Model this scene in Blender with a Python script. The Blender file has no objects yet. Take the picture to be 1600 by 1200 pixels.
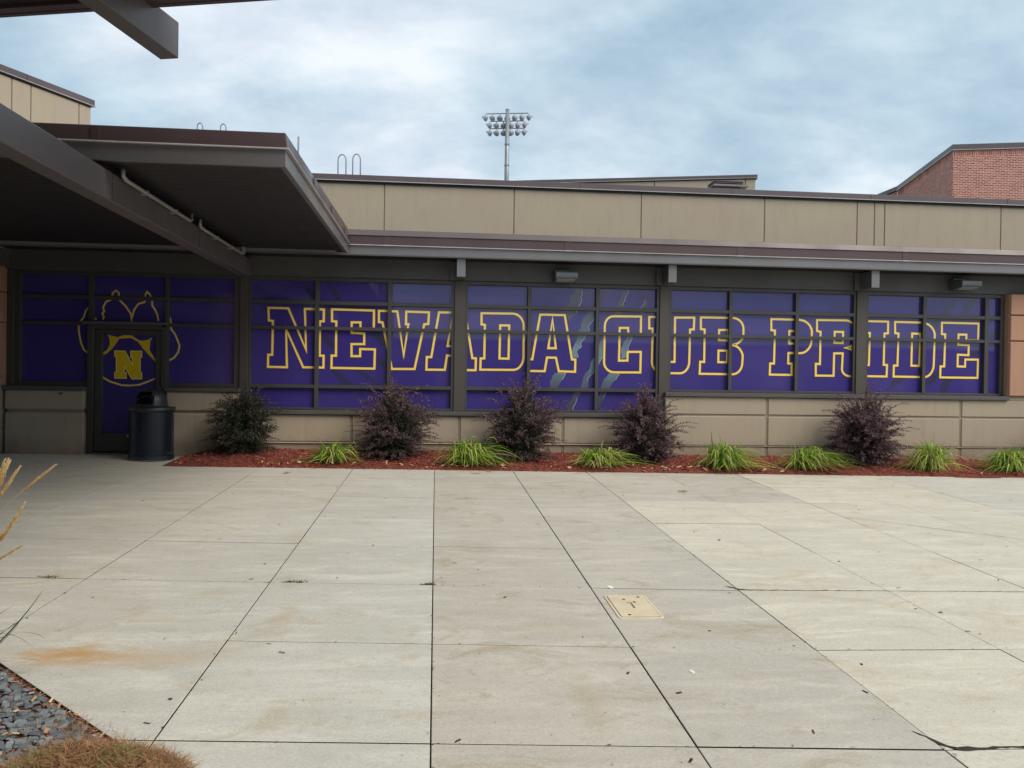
import bpy, bmesh, math, random
import numpy as np
from mathutils import Vector, Matrix, noise
from mathutils.geometry import tessellate_polygon
random.seed(7); rng = np.random.default_rng(7)
scene = bpy.context.scene
C = scene.collection

# ------------------------------------------------------------------ camera
cam_d = bpy.data.cameras.new('camera'); cam = bpy.data.objects.new('camera', cam_d); C.objects.link(cam)
R_ = Vector((0.995366, -0.095062, 0.014488)); U_ = Vector((-0.013597, 0.010017, 0.999857)); W_ = Vector((0.095194, 0.995421, -0.008678))
m = Matrix((R_, U_, -W_)).transposed().to_4x4(); m.translation = Vector((0, 0, 1.67)); cam.matrix_world = m
cam_d.sensor_width = 36; cam_d.lens = 36*1250/1600; cam_d.clip_end = 2000; cam_d.clip_start = 0.05
scene.camera = cam

# ------------------------------------------------------------------ light
sun_dir = Vector((0.52, -0.50, 0.69)).normalized()
world = bpy.data.worlds.new('World'); scene.world = world; world.use_nodes = True
nt = world.node_tree; nt.nodes.clear()
def wn(t): return nt.nodes.new(t)
out = wn('ShaderNodeOutputWorld'); bg1 = wn('ShaderNodeBackground'); bg2 = wn('ShaderNodeBackground'); mix = wn('ShaderNodeMixShader')
sky = wn('ShaderNodeTexSky'); sky.sky_type = 'NISHITA'; sky.sun_disc = False
sky.sun_elevation = math.asin(sun_dir.z); sky.sun_rotation = math.atan2(sun_dir.x, sun_dir.y)
nt.links.new(sky.outputs[0], bg1.inputs[0]); bg1.inputs[1].default_value = 0.10
tc = wn('ShaderNodeTexCoord'); sep = wn('ShaderNodeSeparateXYZ'); nt.links.new(tc.outputs['Generated'], sep.inputs[0])
def wmath(op, a, b=None):
    n = wn('ShaderNodeMath'); n.operation = op
    for i, v in enumerate((a, b)):
        if v is None: continue
        if isinstance(v, (int, float)): n.inputs[i].default_value = v
        else: nt.links.new(v, n.inputs[i])
    return n.outputs[0]
den = wmath('ADD', wmath('MAXIMUM', sep.outputs[2], 0.0), 0.42)
comb = wn('ShaderNodeCombineXYZ')
nt.links.new(wmath('DIVIDE', sep.outputs[0], den), comb.inputs[0]); nt.links.new(wmath('DIVIDE', sep.outputs[1], den), comb.inputs[1])
comb.inputs[2].default_value = 3.1
def wnoise(scale, detail, rough, dist, off=0):
    mp = wn('ShaderNodeMapping'); mp.inputs['Scale'].default_value = (scale*0.8, scale*1.15, 1); mp.inputs['Location'].default_value = (off, off*0.6, 0)
    mp.inputs['Rotation'].default_value = (0, 0, 0.35)
    nt.links.new(comb.outputs[0], mp.inputs[0])
    n = wn('ShaderNodeTexNoise'); n.inputs['Scale'].default_value = 1; n.inputs['Detail'].default_value = detail
    n.inputs['Roughness'].default_value = rough; n.inputs['Distortion'].default_value = dist
    nt.links.new(mp.outputs[0], n.inputs[0]); return n.outputs[0]
def wramp(fac, stops):
    r = wn('ShaderNodeValToRGB'); el = r.color_ramp.elements
    while len(el) < len(stops): el.new(0.5)
    for e, (p, c) in zip(el, stops): e.position = p; e.color = (*c, 1)
    nt.links.new(fac, r.inputs[0]); return r.outputs[0]
big = wnoise(2.1, 6, 0.50, 0.15, 4.7); fine = wnoise(5.2, 9, 0.60, 0.18, 1.3)
base = wramp(big, [(0.38, (0.365, 0.490, 0.590)), (0.46, (0.430, 0.550, 0.640)), (0.53, (0.510, 0.610, 0.690)), (0.61, (0.625, 0.690, 0.760))])
dk = wramp(fine, [(0.36, (0.84, 0.875, 0.91)), (0.5, (1, 1, 1)), (0.66, (1.20, 1.16, 1.11))])
mc = wn('ShaderNodeMix'); mc.data_type = 'RGBA'; mc.blend_type = 'MULTIPLY'; mc.inputs[0].default_value = 1
nt.links.new(base, mc.inputs[6]); nt.links.new(dk, mc.inputs[7])
nt.links.new(mc.outputs[2], bg2.inputs[0]); bg2.inputs[1].default_value = 0.98
mix.inputs[0].default_value = 0.93
nt.links.new(bg1.outputs[0], mix.inputs[1]); nt.links.new(bg2.outputs[0], mix.inputs[2]); nt.links.new(mix.outputs[0], out.inputs[0])
sd = bpy.data.lights.new('sun', 'SUN'); sd.energy = 2.35; sd.angle = math.radians(38); sd.color = (1, 0.90, 0.76)
so = bpy.data.objects.new('sun', sd); C.objects.link(so); so.rotation_euler = sun_dir.to_track_quat('Z', 'Y').to_euler(); so.location = (5, -8, 20)
scene.view_settings.view_transform = 'Standard'; scene.view_settings.look = 'None'
scene.view_settings.exposure = 0.38; scene.view_settings.gamma = 1; scene.view_settings.use_curve_mapping = False
scene.render.engine = 'CYCLES'
scene.cycles.max_bounces = 6; scene.cycles.diffuse_bounces = 4

# ------------------------------------------------------------------ helpers
def tag(o, label=None, cat=None, group=None, kind=None):
    if label: o['label'] = label
    if cat: o['category'] = cat
    if group: o['group'] = group
    if kind: o['kind'] = kind
    return o
def empty(name, loc=(0, 0, 0), label=None, cat=None, group=None, kind=None):
    o = bpy.data.objects.new(name, None); C.objects.link(o); o.location = loc; o.empty_display_size = .2
    return tag(o, label, cat, group, kind)
def link(name, me, mat, parent=None, local=False):
    o = bpy.data.objects.new(name, me); C.objects.link(o)
    mats = mat if isinstance(mat, (list, tuple)) else [mat]
    if len(me.materials) == 0:
        for x in mats: me.materials.append(x)
    if parent is not None:
        o.parent = parent
        if not local:      # mesh coordinates are world coordinates
            p = parent; off = Vector((0, 0, 0))
            while p: off += Vector(p.location); p = p.parent
            o.location = -off
    return o
class MB:
    def __init__(s): s.v = []; s.f = []; s.mi = []
    def poly(s, pts, mi=0):
        n = len(s.v); s.v += [tuple(p) for p in pts]; s.f.append(tuple(range(n, n+len(pts)))); s.mi.append(mi); return s
    def box(s, x0, x1, y0, y1, z0, z1, mi=0):
        n = len(s.v)
        s.v += [(x0, y0, z0), (x1, y0, z0), (x1, y1, z0), (x0, y1, z0), (x0, y0, z1), (x1, y0, z1), (x1, y1, z1), (x0, y1, z1)]
        for f in ((0, 3, 2, 1), (4, 5, 6, 7), (0, 1, 5, 4), (1, 2, 6, 5), (2, 3, 7, 6), (3, 0, 4, 7)):
            s.f.append(tuple(n+i for i in f)); s.mi.append(mi)
        return s
    def hexa(s, p, mi=0):   # 8 points: bottom 4 ccw, top 4 ccw
        n = len(s.v); s.v += [tuple(q) for q in p]
        for f in ((0, 3, 2, 1), (4, 5, 6, 7), (0, 1, 5, 4), (1, 2, 6, 5), (2, 3, 7, 6), (3, 0, 4, 7)):
            s.f.append(tuple(n+i for i in f)); s.mi.append(mi)
        return s
    def obox(s, p, d, L, z0, z1, t0, t1, mi=0):
        # oriented box: starts at p (x,y), runs along unit d for L; thickness from t0 to t1 along the right-hand normal
        nx, ny = d[1], -d[0]
        q = [(p[0]+d[0]*a+nx*t, p[1]+d[1]*a+ny*t) for a, t in ((0, t1), (L, t1), (L, t0), (0, t0))]
        zs0 = z0 if isinstance(z0, tuple) else (z0, z0); zs1 = z1 if isinstance(z1, tuple) else (z1, z1)
        s.hexa([(q[0][0], q[0][1], zs0[0]), (q[1][0], q[1][1], zs0[1]), (q[2][0], q[2][1], zs0[1]), (q[3][0], q[3][1], zs0[0]),
                (q[0][0], q[0][1], zs1[0]), (q[1][0], q[1][1], zs1[1]), (q[2][0], q[2][1], zs1[1]), (q[3][0], q[3][1], zs1[0])], mi)
        return s
    def tube(s, pts, r, n=8, cap=True, mi=0):
        pts = [Vector(p) for p in pts]; rs = r if isinstance(r, (list, tuple)) else [r]*len(pts)
        b = len(s.v); up = Vector((0, 0, 1))
        prev = None
        for i, p in enumerate(pts):
            t = (pts[min(i+1, len(pts)-1)]-pts[max(i-1, 0)]).normalized()
            if prev is None:
                a = t.cross(up)
                if a.length < .1: a = t.cross(Vector((1, 0, 0)))
            else: a = prev-t*prev.dot(t)
            a.normalize(); prev = a; c = t.cross(a)
            for k in range(n):
                an = 2*math.pi*k/n; s.v.append(tuple(p+(a*math.cos(an)+c*math.sin(an))*rs[i]))
        for i in range(len(pts)-1):
            for k in range(n):
                s.f.append((b+i*n+k, b+i*n+(k+1) % n, b+(i+1)*n+(k+1) % n, b+(i+1)*n+k)); s.mi.append(mi)
        if cap:
            s.f.append(tuple(b+k for k in range(n))[::-1]); s.mi.append(mi)
            s.f.append(tuple(b+(len(pts)-1)*n+k for k in range(n))); s.mi.append(mi)
        return s
    def lathe(s, prof, cx, cy, n=32, mi=0, M=None):
        b = len(s.v)
        for (r, z) in prof:
            for k in range(n):
                a = 2*math.pi*k/n; p = Vector((r*math.cos(a), r*math.sin(a), z))
                if M: p = M @ p
                s.v.append((p.x+cx, p.y+cy, p.z))
        for i in range(len(prof)-1):
            for k in range(n):
                s.f.append((b+i*n+k, b+i*n+(k+1) % n, b+(i+1)*n+(k+1) % n, b+(i+1)*n+k)); s.mi.append(mi)
        return s
    def build(s, name, mat, parent=None, bevel=0, smooth=False, seg=1):
        me = bpy.data.meshes.new(name); me.from_pydata(s.v, [], s.f)
        if any(s.mi): me.polygons.foreach_set('material_index', s.mi)
        bm = bmesh.new(); bm.from_mesh(me); bmesh.ops.recalc_face_normals(bm, faces=bm.faces)
        if bevel:
            es = [e for e in bm.edges if len(e.link_faces) == 2 and e.calc_face_angle() > .6]
            bmesh.ops.bevel(bm, geom=es, offset=bevel, segments=seg, affect='EDGES', clamp_overlap=True)
        bm.to_mesh(me); bm.free()
        if smooth: me.polygons.foreach_set('use_smooth', [True]*len(me.polygons))
        me.update()
        return link(name, me, mat, parent)
def BX(name, x0, x1, y0, y1, z0, z1, mat, parent=None, bevel=0.004, seg=1):
    return MB().box(x0, x1, y0, y1, z0, z1).build(name, mat, parent, bevel=bevel, seg=seg)
def fast_quads(name, V, mat, parent=None, mi=None, tint=None, smooth=False):
    V = np.asarray(V, dtype=np.float32).reshape(-1, 3); nq = len(V)//4
    me = bpy.data.meshes.new(name); me.vertices.add(len(V)); me.vertices.foreach_set('co', V.ravel())
    me.loops.add(nq*4); me.loops.foreach_set('vertex_index', np.arange(nq*4, dtype=np.int32))
    me.polygons.add(nq); me.polygons.foreach_set('loop_start', np.arange(0, nq*4, 4, dtype=np.int32))
    me.polygons.foreach_set('loop_total', np.full(nq, 4, dtype=np.int32))
    if tint is not None:
        at = me.attributes.new('tint', 'FLOAT', 'FACE'); at.data.foreach_set('value', np.asarray(tint, dtype=np.float32))
    mats = mat if isinstance(mat, (list, tuple)) else [mat]
    for x in mats: me.materials.append(x)
    if mi is not None: me.polygons.foreach_set('material_index', np.asarray(mi, dtype=np.int32))
    me.update(); me.validate()
    return link(name, me, mat, parent)

# ------------------------------------------------------------------ materials
class NM:
    def __init__(s, name):
        s.m = bpy.data.materials.new(name); s.m.use_nodes = True; s.t = s.m.node_tree
        s.b = s.t.nodes['Principled BSDF']
    def n(s, t, **kw):
        x = s.t.nodes.new(t)
        for k, v in kw.items(): setattr(x, k, v)
        return x
    def l(s, a, b): s.t.links.new(a, b)
    def pos(s, scale=(1, 1, 1), loc=(0, 0, 0), obj=False):
        if obj: g = s.n('ShaderNodeTexCoord').outputs['Object']
        else: g = s.n('ShaderNodeNewGeometry').outputs['Position']
        mp = s.n('ShaderNodeMapping'); mp.inputs['Scale'].default_value = scale; mp.inputs['Location'].default_value = loc
        s.l(g, mp.inputs[0]); return mp.outputs[0]
    def noise(s, vec, scale, detail=4, rough=.5, dist=0):
        x = s.n('ShaderNodeTexNoise'); x.inputs['Scale'].default_value = scale; x.inputs['Detail'].default_value = detail
        x.inputs['Roughness'].default_value = rough; x.inputs['Distortion'].default_value = dist
        s.l(vec, x.inputs['Vector']); return x.outputs[0]
    def ramp(s, f, stops):
        r = s.n('ShaderNodeValToRGB'); el = r.color_ramp.elements
        while len(el) < len(stops): el.new(.5)
        for e, (p, c) in zip(el, stops):
            e.position = p; e.color = (*c, 1) if isinstance(c, tuple) else (c, c, c, 1)
        s.l(f, r.inputs[0]); return r.outputs[0]
    def mix(s, a, b, f, mode='MIX'):
        x = s.n('ShaderNodeMix', data_type='RGBA', blend_type=mode)
        for v, i in ((f, 0), (a, 6), (b, 7)):
            if isinstance(v, (int, float)): x.inputs[i].default_value = v if i == 0 else (v, v, v, 1)
            elif isinstance(v, tuple): x.inputs[i].default_value = (*v, 1)
            else: s.l(v, x.inputs[i])
        return x.outputs[2]
    def math(s, op, a, b=None):
        x = s.n('ShaderNodeMath', operation=op)
        for i, v in enumerate((a, b)):
            if v is None: continue
            if isinstance(v, (int, float)): x.inputs[i].default_value = v
            else: s.l(v, x.inputs[i])
        return x.outputs[0]
    def bump(s, h, strength=.3, dist=.01, norm=None):
        x = s.n('ShaderNodeBump'); x.inputs['Strength'].default_value = strength; x.inputs['Distance'].default_value = dist
        s.l(h, x.inputs['Height'])
        if norm is not None: s.l(norm, x.inputs['Normal'])
        return x.outputs[0]
    def set(s, **kw):
        for k, v in kw.items():
            i = s.b.inputs[k.replace('_', ' ')]
            if isinstance(v, (int, float)): i.default_value = v
            elif isinstance(v, tuple): i.default_value = (*v, 1)
            else: s.l(v, i)
        return s.m

def mat_paint(name, col, rough=.45, var=.12, metal=0, spec=.5, dirt=.4):
    a = NM(name); p = a.pos(); n1 = a.noise(p, 1.3, 5, .6); n2 = a.noise(a.pos((5, 5, .6)), 3, 6, .7, .3)
    c = a.mix(col, tuple(x*(1-var*2) for x in col), a.ramp(n1, [(.35, 0.0), (.7, 1.0)]))
    c = a.mix(c, tuple(x*.75+.012 for x in col), a.math('MULTIPLY', a.ramp(n2, [(.5, 0.0), (.75, 1.0)]), dirt))
    r = a.ramp(n1, [(.3, rough-.08), (.7, rough+.1)])
    return a.set(Base_Color=c, Roughness=r, Metallic=metal, Specular_IOR_Level=spec, Normal=a.bump(a.noise(p, 4, 3), .08, .01))
M = {}
M['frame'] = mat_paint('dark_bronze_frame', (.060, .057, .055), .42)
M['post'] = mat_paint('brown_black_post', (.070, .060, .054), .5)
M['header'] = mat_paint('charcoal_header_panel', (.082, .077, .078), .5)
M['fascia_grey'] = mat_paint('grey_fascia_metal', (.225, .215, .222), .36, metal=.55, dirt=.15)
M['beam'] = mat_paint('grey_beam_paint', (.118, .102, .104), .36, var=.08)
M['brown'] = mat_paint('brown_fascia_metal', (.110, .074, .079), .38, metal=.45, dirt=.2)
M['brown_light'] = mat_paint('brown_flashing', (.125, .098, .104), .38, dirt=.1)
M['drip'] = mat_paint('drip_edge_metal', (.48, .45, .45), .3)
M['soffit'] = mat_paint('dark_soffit_metal', (.015, .012, .014), .55)
M['coping'] = mat_paint('brown_coping_metal', (.115, .090, .100), .4)
M['sill'] = mat_paint('dark_sill_flashing', (.10, .095, .098), .32)
M['black'] = mat_paint('black_interior', (.01, .01, .01), .9)
M['pipe'] = mat_paint('grey_conduit', (.30, .28, .25), .45)
M['galv'] = mat_paint('galvanised_steel', (.30, .33, .36), .4, metal=.3)
M['steel'] = mat_paint('brushed_steel', (.5, .5, .5), .25, metal=.9)
M['can'] = mat_paint('navy_black_coated_steel', (.016, .024, .042), .32)
M['can_liner'] = mat_paint('black_bin_liner', (.006, .008, .012), .6)
M['can_dome'] = mat_paint('black_plastic_dome', (.025, .028, .032), .38)
M['wall_light'] = mat_paint('dark_grey_light_housing', (.075, .088, .095), .28)
M['lens'] = mat_paint('frosted_lens', (.35, .36, .36), .2)

def mat_stucco(name, col, warm):
    a = NM(name); p = a.pos(); big = a.noise(p, .9, 5, .6); mid = a.noise(a.pos((3, 3, .7)), 2.2, 5, .6); fine = a.noise(p, 160, 2, .6)
    c = a.mix(col, warm, a.ramp(big, [(.35, 0.0), (.68, 1.0)]))
    c = a.mix(c, tuple(x*.80 for x in col), a.math('MULTIPLY', a.ramp(mid, [(.52, 0.0), (.8, 1.0)]), .45))
    c = a.mix(c, tuple(x*1.2 for x in col), a.math('MULTIPLY', a.ramp(fine, [(.55, 0.0), (.8, 1.0)]), .35))
    drip = a.noise(a.pos((7, 7, .35)), 2.0, 6, .7, .3)
    c = a.mix(c, tuple(x*.66 for x in col), a.math('MULTIPLY', a.ramp(drip, [(.56, 0.0), (.74, 1.0)]), .38))
    g = a.n('ShaderNodeNewGeometry').outputs['Position']; s = a.n('ShaderNodeSeparateXYZ'); a.l(g, s.inputs[0])
    low = a.math('ADD', s.outputs[2], a.math('MULTIPLY', a.noise(p, 6, 6, .7), -.5))
    c = a.mix(c, (.15, .095, .065), a.math('MULTIPLY', a.ramp(low, [(.10, 1.0), (.42, 0.0)]), .55))
    bb_ = a.bump(fine, .35, .003)
    return a.set(Base_Color=c, Roughness=.92, Specular_IOR_Level=.25, Normal=a.bump(mid, .25, .01, bb_))
M['tan'] = mat_stucco('tan_precast', (.375, .322, .245), (.365, .302, .237))
M['tan_up'] = mat_stucco('tan_upper_panel', (.41, .355, .272), (.40, .335, .27))
M['tan_joint'] = mat_stucco('tan_joint', (.27, .225, .17), (.25, .21, .16))
M['orange'] = mat_stucco('orange_precast', (.43, .245, .165), (.40, .235, .165))

def glassy(name, col, col2=None, coat=1.0, rough=.55):
    a = NM(name); p = a.pos()
    wav = a.noise(a.pos((.55, .55, .9)), 1.1, 2, .4)
    if col2: c = a.mix(col, col2, a.ramp(a.noise(a.pos((1, 1, .6)), 1.0, 3, .5), [(.35, 0.0), (.7, 1.0)]))
    else: c = a.mix(col, col, 0.0)
    oi = a.n('ShaderNodeObjectInfo'); c = a.mix(c, tuple(x*.80 for x in col), a.math('MULTIPLY', oi.outputs['Random'], .5 if name == 'purple_window_film' else 0.0))
    nb = a.bump(wav, .16, .012)
    m = a.set(Base_Color=c, Roughness=rough, Coat_Weight=coat, Coat_Roughness=.035, Coat_IOR=1.6, Specular_IOR_Level=.2)
    a.l(nb, a.b.inputs['Coat Normal']); return m
M['film'] = glassy('purple_window_film', (.040, .026, .215), (.050, .034, .205))
M['film_letter'] = glassy('purple_letter_film', (.034, .021, .195))
M['yellow'] = glassy('yellow_vinyl', (.93, .68, .16))
M['gold'] = glassy('solid_gold_vinyl', (.72, .50, .012))
M['gold_line'] = glassy('gold_outline_vinyl', (.86, .62, .13))
M['rust_edge'] = glassy('dark_orange_vinyl_edge', (.16, .055, .02))
M['claw_dark'] = glassy('dark_slash_vinyl', (.024, .026, .080), (.034, .038, .085))
M['white_edge'] = glassy('pale_blue_slash_edge', (.45, .55, .60))
def mat_claw():
    a = NM('pale_slash_vinyl'); g = a.n('ShaderNodeNewGeometry').outputs['Position']; s = a.n('ShaderNodeSeparateXYZ'); a.l(g, s.inputs[0])
    f = a.math('ADD', a.math('MULTIPLY', s.outputs[2], .45), a.math('MULTIPLY', a.noise(a.pos(), 3, 3), .35))
    c = a.ramp(f, [(.62, (.06, .085, .11)), (.86, (.17, .26, .31)), (1.05, (.26, .40, .46)), (1.0, (.26, .40, .46))])
    c = a.ramp(a.math('ABSOLUTE', a.math('SUBTRACT', f, 1.08)), [(.0, (.15, .25, .33)), (.16, (.085, .13, .185)), (.36, (.040, .042, .080))])
    return a.set(Base_Color=c, Roughness=.5, Coat_Weight=1.0, Coat_Roughness=.035, Coat_IOR=1.6)
M['claw_pale'] = mat_claw()

def mat_concrete(name, col, alt, stain, stain_amt, rust=False):
    a = NM(name); p = a.pos(); oi = a.n('ShaderNodeObjectInfo')
    big = a.noise(p, .55, 6, .62); streak = a.noise(a.pos((.8, 3.2, 1)), 1.6, 7, .68, .6); blot = a.noise(a.pos((1, 1.5, 1)), 1.7, 9, .72, 1.1); fine = a.noise(p, 75, 4, .75); mid = a.noise(a.pos((1, 1.6, 1)), 15, 6, .7)
    c = a.mix(col, alt, a.ramp(big, [(.36, 0.0), (.66, 1.0)]))
    c = a.mix(c, tuple(x*.86 for x in col), a.math('MULTIPLY', oi.outputs['Random'], .55))
    c = a.mix(c, tuple(min(1, x*1.16) for x in col), a.math('MULTIPLY', a.ramp(streak, [(.50, 0.0), (.68, 1.0)]), .75))
    c = a.mix(c, tuple(x*.74 for x in col), a.math('MULTIPLY', a.ramp(streak, [(.30, 1.0), (.46, 0.0)]), .5))
    c = a.mix(c, stain, a.math('MULTIPLY', a.ramp(blot, [(.53, 0.0), (.72, 1.0)]), stain_amt))
    c = a.mix(c, tuple(x*.70 for x in col), a.math('MULTIPLY', a.ramp(mid, [(.52, 0.0), (.70, 1.0)]), .42))
    c = a.mix(c, tuple(x*.62 for x in col), a.math('MULTIPLY', a.ramp(fine, [(.54, 0.0), (.66, 1.0)]), .55))
    c = a.mix(c, tuple(min(1, x*1.25) for x in col), a.math('MULTIPLY', a.ramp(fine, [(.34, 1.0), (.45, 0.0)]), .50))
    if rust:
        for cx, cy, sx, sy, amt, colr in ((-1.98, 4.58, .33, .16, .85, (.46, .24, .08)), (-1.90, 4.56, .42, .24, .38, (.50, .32, .14)), (-1.50, 4.52, .50, .18, .40, (.50, .35, .19)), (-1.75, 5.15, .5, .07, .28, (.46, .33, .2)), (-.95, 5.2, .09, .45, .3, (.42, .30, .17)), (.78, 3.9, .12, .5, .3, (.35, .26, .12)), (.75, 5.0, .35, .2, .22, (.36, .27, .15))):
            mp = a.n('ShaderNodeMapping', vector_type='POINT'); a.l(a.n('ShaderNodeNewGeometry').outputs['Position'], mp.inputs[0])
            mp.inputs['Location'].default_value = (-cx/sx, -cy/sy, 0); mp.inputs['Scale'].default_value = (1/sx, 1/sy, 0)
            ln = a.n('ShaderNodeVectorMath', operation='LENGTH'); a.l(mp.outputs[0], ln.inputs[0])
            d = a.math('ADD', ln.outputs[1], a.math('MULTIPLY', a.math('SUBTRACT', a.noise(a.pos((1, 2.2, 1)), 6, 9, .78), .5), 2.6))
            c = a.mix(c, colr, a.math('MULTIPLY', a.ramp(d, [(.15, 1.0), (1.15, 0.0)]), amt))
    h = a.math('ADD', a.math('MULTIPLY', fine, .6), a.math('MULTIPLY', mid, .5))
    return a.set(Base_Color=c, Roughness=a.ramp(big, [(.3, .78), (.7, .92)]), Specular_IOR_Level=.3, Normal=a.bump(h, .45, .004))
M['conc_l'] = mat_concrete('pale_grey_concrete', (.565, .54, .475), (.50, .475, .42), (.42, .33, .20), .7, True)
M['conc_m'] = mat_concrete('brownish_grey_concrete', (.52, .475, .405), (.44, .405, .345), (.33, .255, .15), .9, True)
M['conc_w'] = mat_concrete('warm_buff_concrete', (.60, .55, .452), (.54, .495, .405), (.46, .35, .23), .75)
M['conc_b'] = mat_concrete('bluish_grey_concrete', (.57, .535, .465), (.51, .48, .42), (.40, .35, .28), .45)
def mat_soil(name, c1, c2, sc=30):
    a = NM(name); p = a.pos(); n = a.noise(p, sc, 5, .7)
    return a.set(Base_Color=a.ramp(n, [(.3, c1), (.7, c2)]), Roughness=.95, Normal=a.bump(n, .8, .02))
M['soil'] = mat_soil('joint_dirt', (.02, .017, .013), (.05, .042, .032))
M['mulch'] = mat_soil('red_mulch_base', (.10, .026, .018), (.24, .060, .040), 60)
M['far_ground'] = mat_soil('far_ground', (.10, .11, .06), (.16, .15, .10), 2)
def mat_tint(name, stops, rough=.7, trans=0.0, spec=.3):
    a = NM(name); at = a.n('ShaderNodeAttribute', attribute_name='tint')
    c = a.ramp(at.outputs['Fac'], stops)
    m = a.set(Base_Color=c, Roughness=rough, Specular_IOR_Level=spec)
    if trans:
        tr = a.n('ShaderNodeBsdfTranslucent'); a.l(c, tr.inputs[0]); mx = a.n('ShaderNodeMixShader'); mx.inputs[0].default_value = trans
        o = [x for x in a.t.nodes if x.type == 'OUTPUT_MATERIAL'][0]
        a.l(a.b.outputs[0], mx.inputs[1]); a.l(tr.outputs[0], mx.inputs[2]); a.l(mx.outputs[0], o.inputs[0])
    return m
M['chips'] = mat_tint('shredded_red_mulch', [(0, (.14, .026, .018)), (.35, (.36, .070, .045)), (.7, (.50, .13, .08)), (.9, (.48, .22, .13)), (1, (.60, .42, .26))], .85)
M['chips_near'] = mat_tint('weathered_bark_shreds', [(0, (.05, .020, .014)), (.35, (.17, .055, .038)), (.65, (.28, .12, .075)), (.85, (.40, .27, .17)), (1, (.52, .42, .30))], .85)
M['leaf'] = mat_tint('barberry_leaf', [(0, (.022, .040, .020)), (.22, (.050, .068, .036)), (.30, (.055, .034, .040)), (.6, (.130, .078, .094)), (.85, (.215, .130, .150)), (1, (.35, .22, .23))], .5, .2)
M['stem'] = mat_paint('barberry_stem', (.07, .035, .03), .7)
M['blade'] = mat_tint('daylily_blade', [(0, (.05, .10, .015)), (.3, (.15, .27, .03)), (.7, (.29, .45, .055)), (.93, (.48, .58, .13)), (1, (.50, .38, .18))], .45, .3)
M['reed'] = mat_tint('reed_blade', [(0, (.06, .08, .04)), (.5, (.11, .15, .07)), (1, (.42, .36, .2))], .5, .25)
M['plume'] = mat_tint('golden_grass_plume', [(0, (.48, .29, .10)), (.5, (.68, .47, .20)), (1, (.85, .70, .44))], .7, .25)
M['dry'] = mat_tint('dry_brown_twigs', [(0, (.08, .04, .02)), (.35, (.24, .13, .065)), (.75, (.40, .24, .12)), (.9, (.46, .20, .10)), (.94, (.12, .15, .05)), (1, (.19, .22, .08))], .8)
M['litter'] = mat_tint('leaf_litter', [(0, (.03, .022, .018)), (.4, (.06, .04, .03)), (.6, (.30, .07, .04)), (.8, (.48, .30, .15)), (1, (.62, .48, .30))], .8)
M['brickm'] = mat_tint('red_brick', [(0, (.26, .080, .060)), (.5, (.37, .125, .095)), (1, (.46, .18, .14))], .85)
M['mortar'] = mat_stucco('pinkish_mortar', (.80, .58, .50), (.75, .54, .48))
M['blocker_flat'] = mat_stucco('brown_blocker_wall', (.11, .085, .080), (.10, .075, .07))  # wall colour of the unseen light blockers
M['brick_dark'] = mat_tint('dark_red_brick', [(0, (.12, .035, .025)), (1, (.22, .07, .05))], .85)
def mat_slate():
    a = NM('blue_grey_slate'); p = a.pos(); oi = a.n('ShaderNodeObjectInfo'); n = a.noise(p, 25, 5, .6)
    c = a.mix((.085, .105, .120), (.20, .23, .24), oi.outputs['Random'])
    c = a.mix(c, (.30, .31, .31), a.math('MULTIPLY', a.ramp(n, [(.5, 0.0), (.8, 1.0)]), .4))
    return a.set(Base_Color=c, Roughness=.75, Normal=a.bump(n, .5, .004))
M['slate'] = mat_slate()
def mat_cover():
    a = NM('cream_polymer_concrete'); p = a.pos(); n = a.noise(p, 260, 2, .7); b = a.noise(p, 7, 5, .6)
    c = a.mix((.66, .55, .38), (.56, .46, .31), a.ramp(b, [(.4, 0.0), (.7, 1.0)])); c = a.mix(c, (.36, .29, .2), a.math('MULTIPLY', a.ramp(n, [(.62, 0.0), (.72, 1.0)]), .6))
    return a.set(Base_Color=c, Roughness=.7, Normal=a.bump(n, .3, .002))
M['cover'] = mat_cover()
M['white'] = mat_paint('white_spot', (.85, .87, .88), .6)

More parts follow.
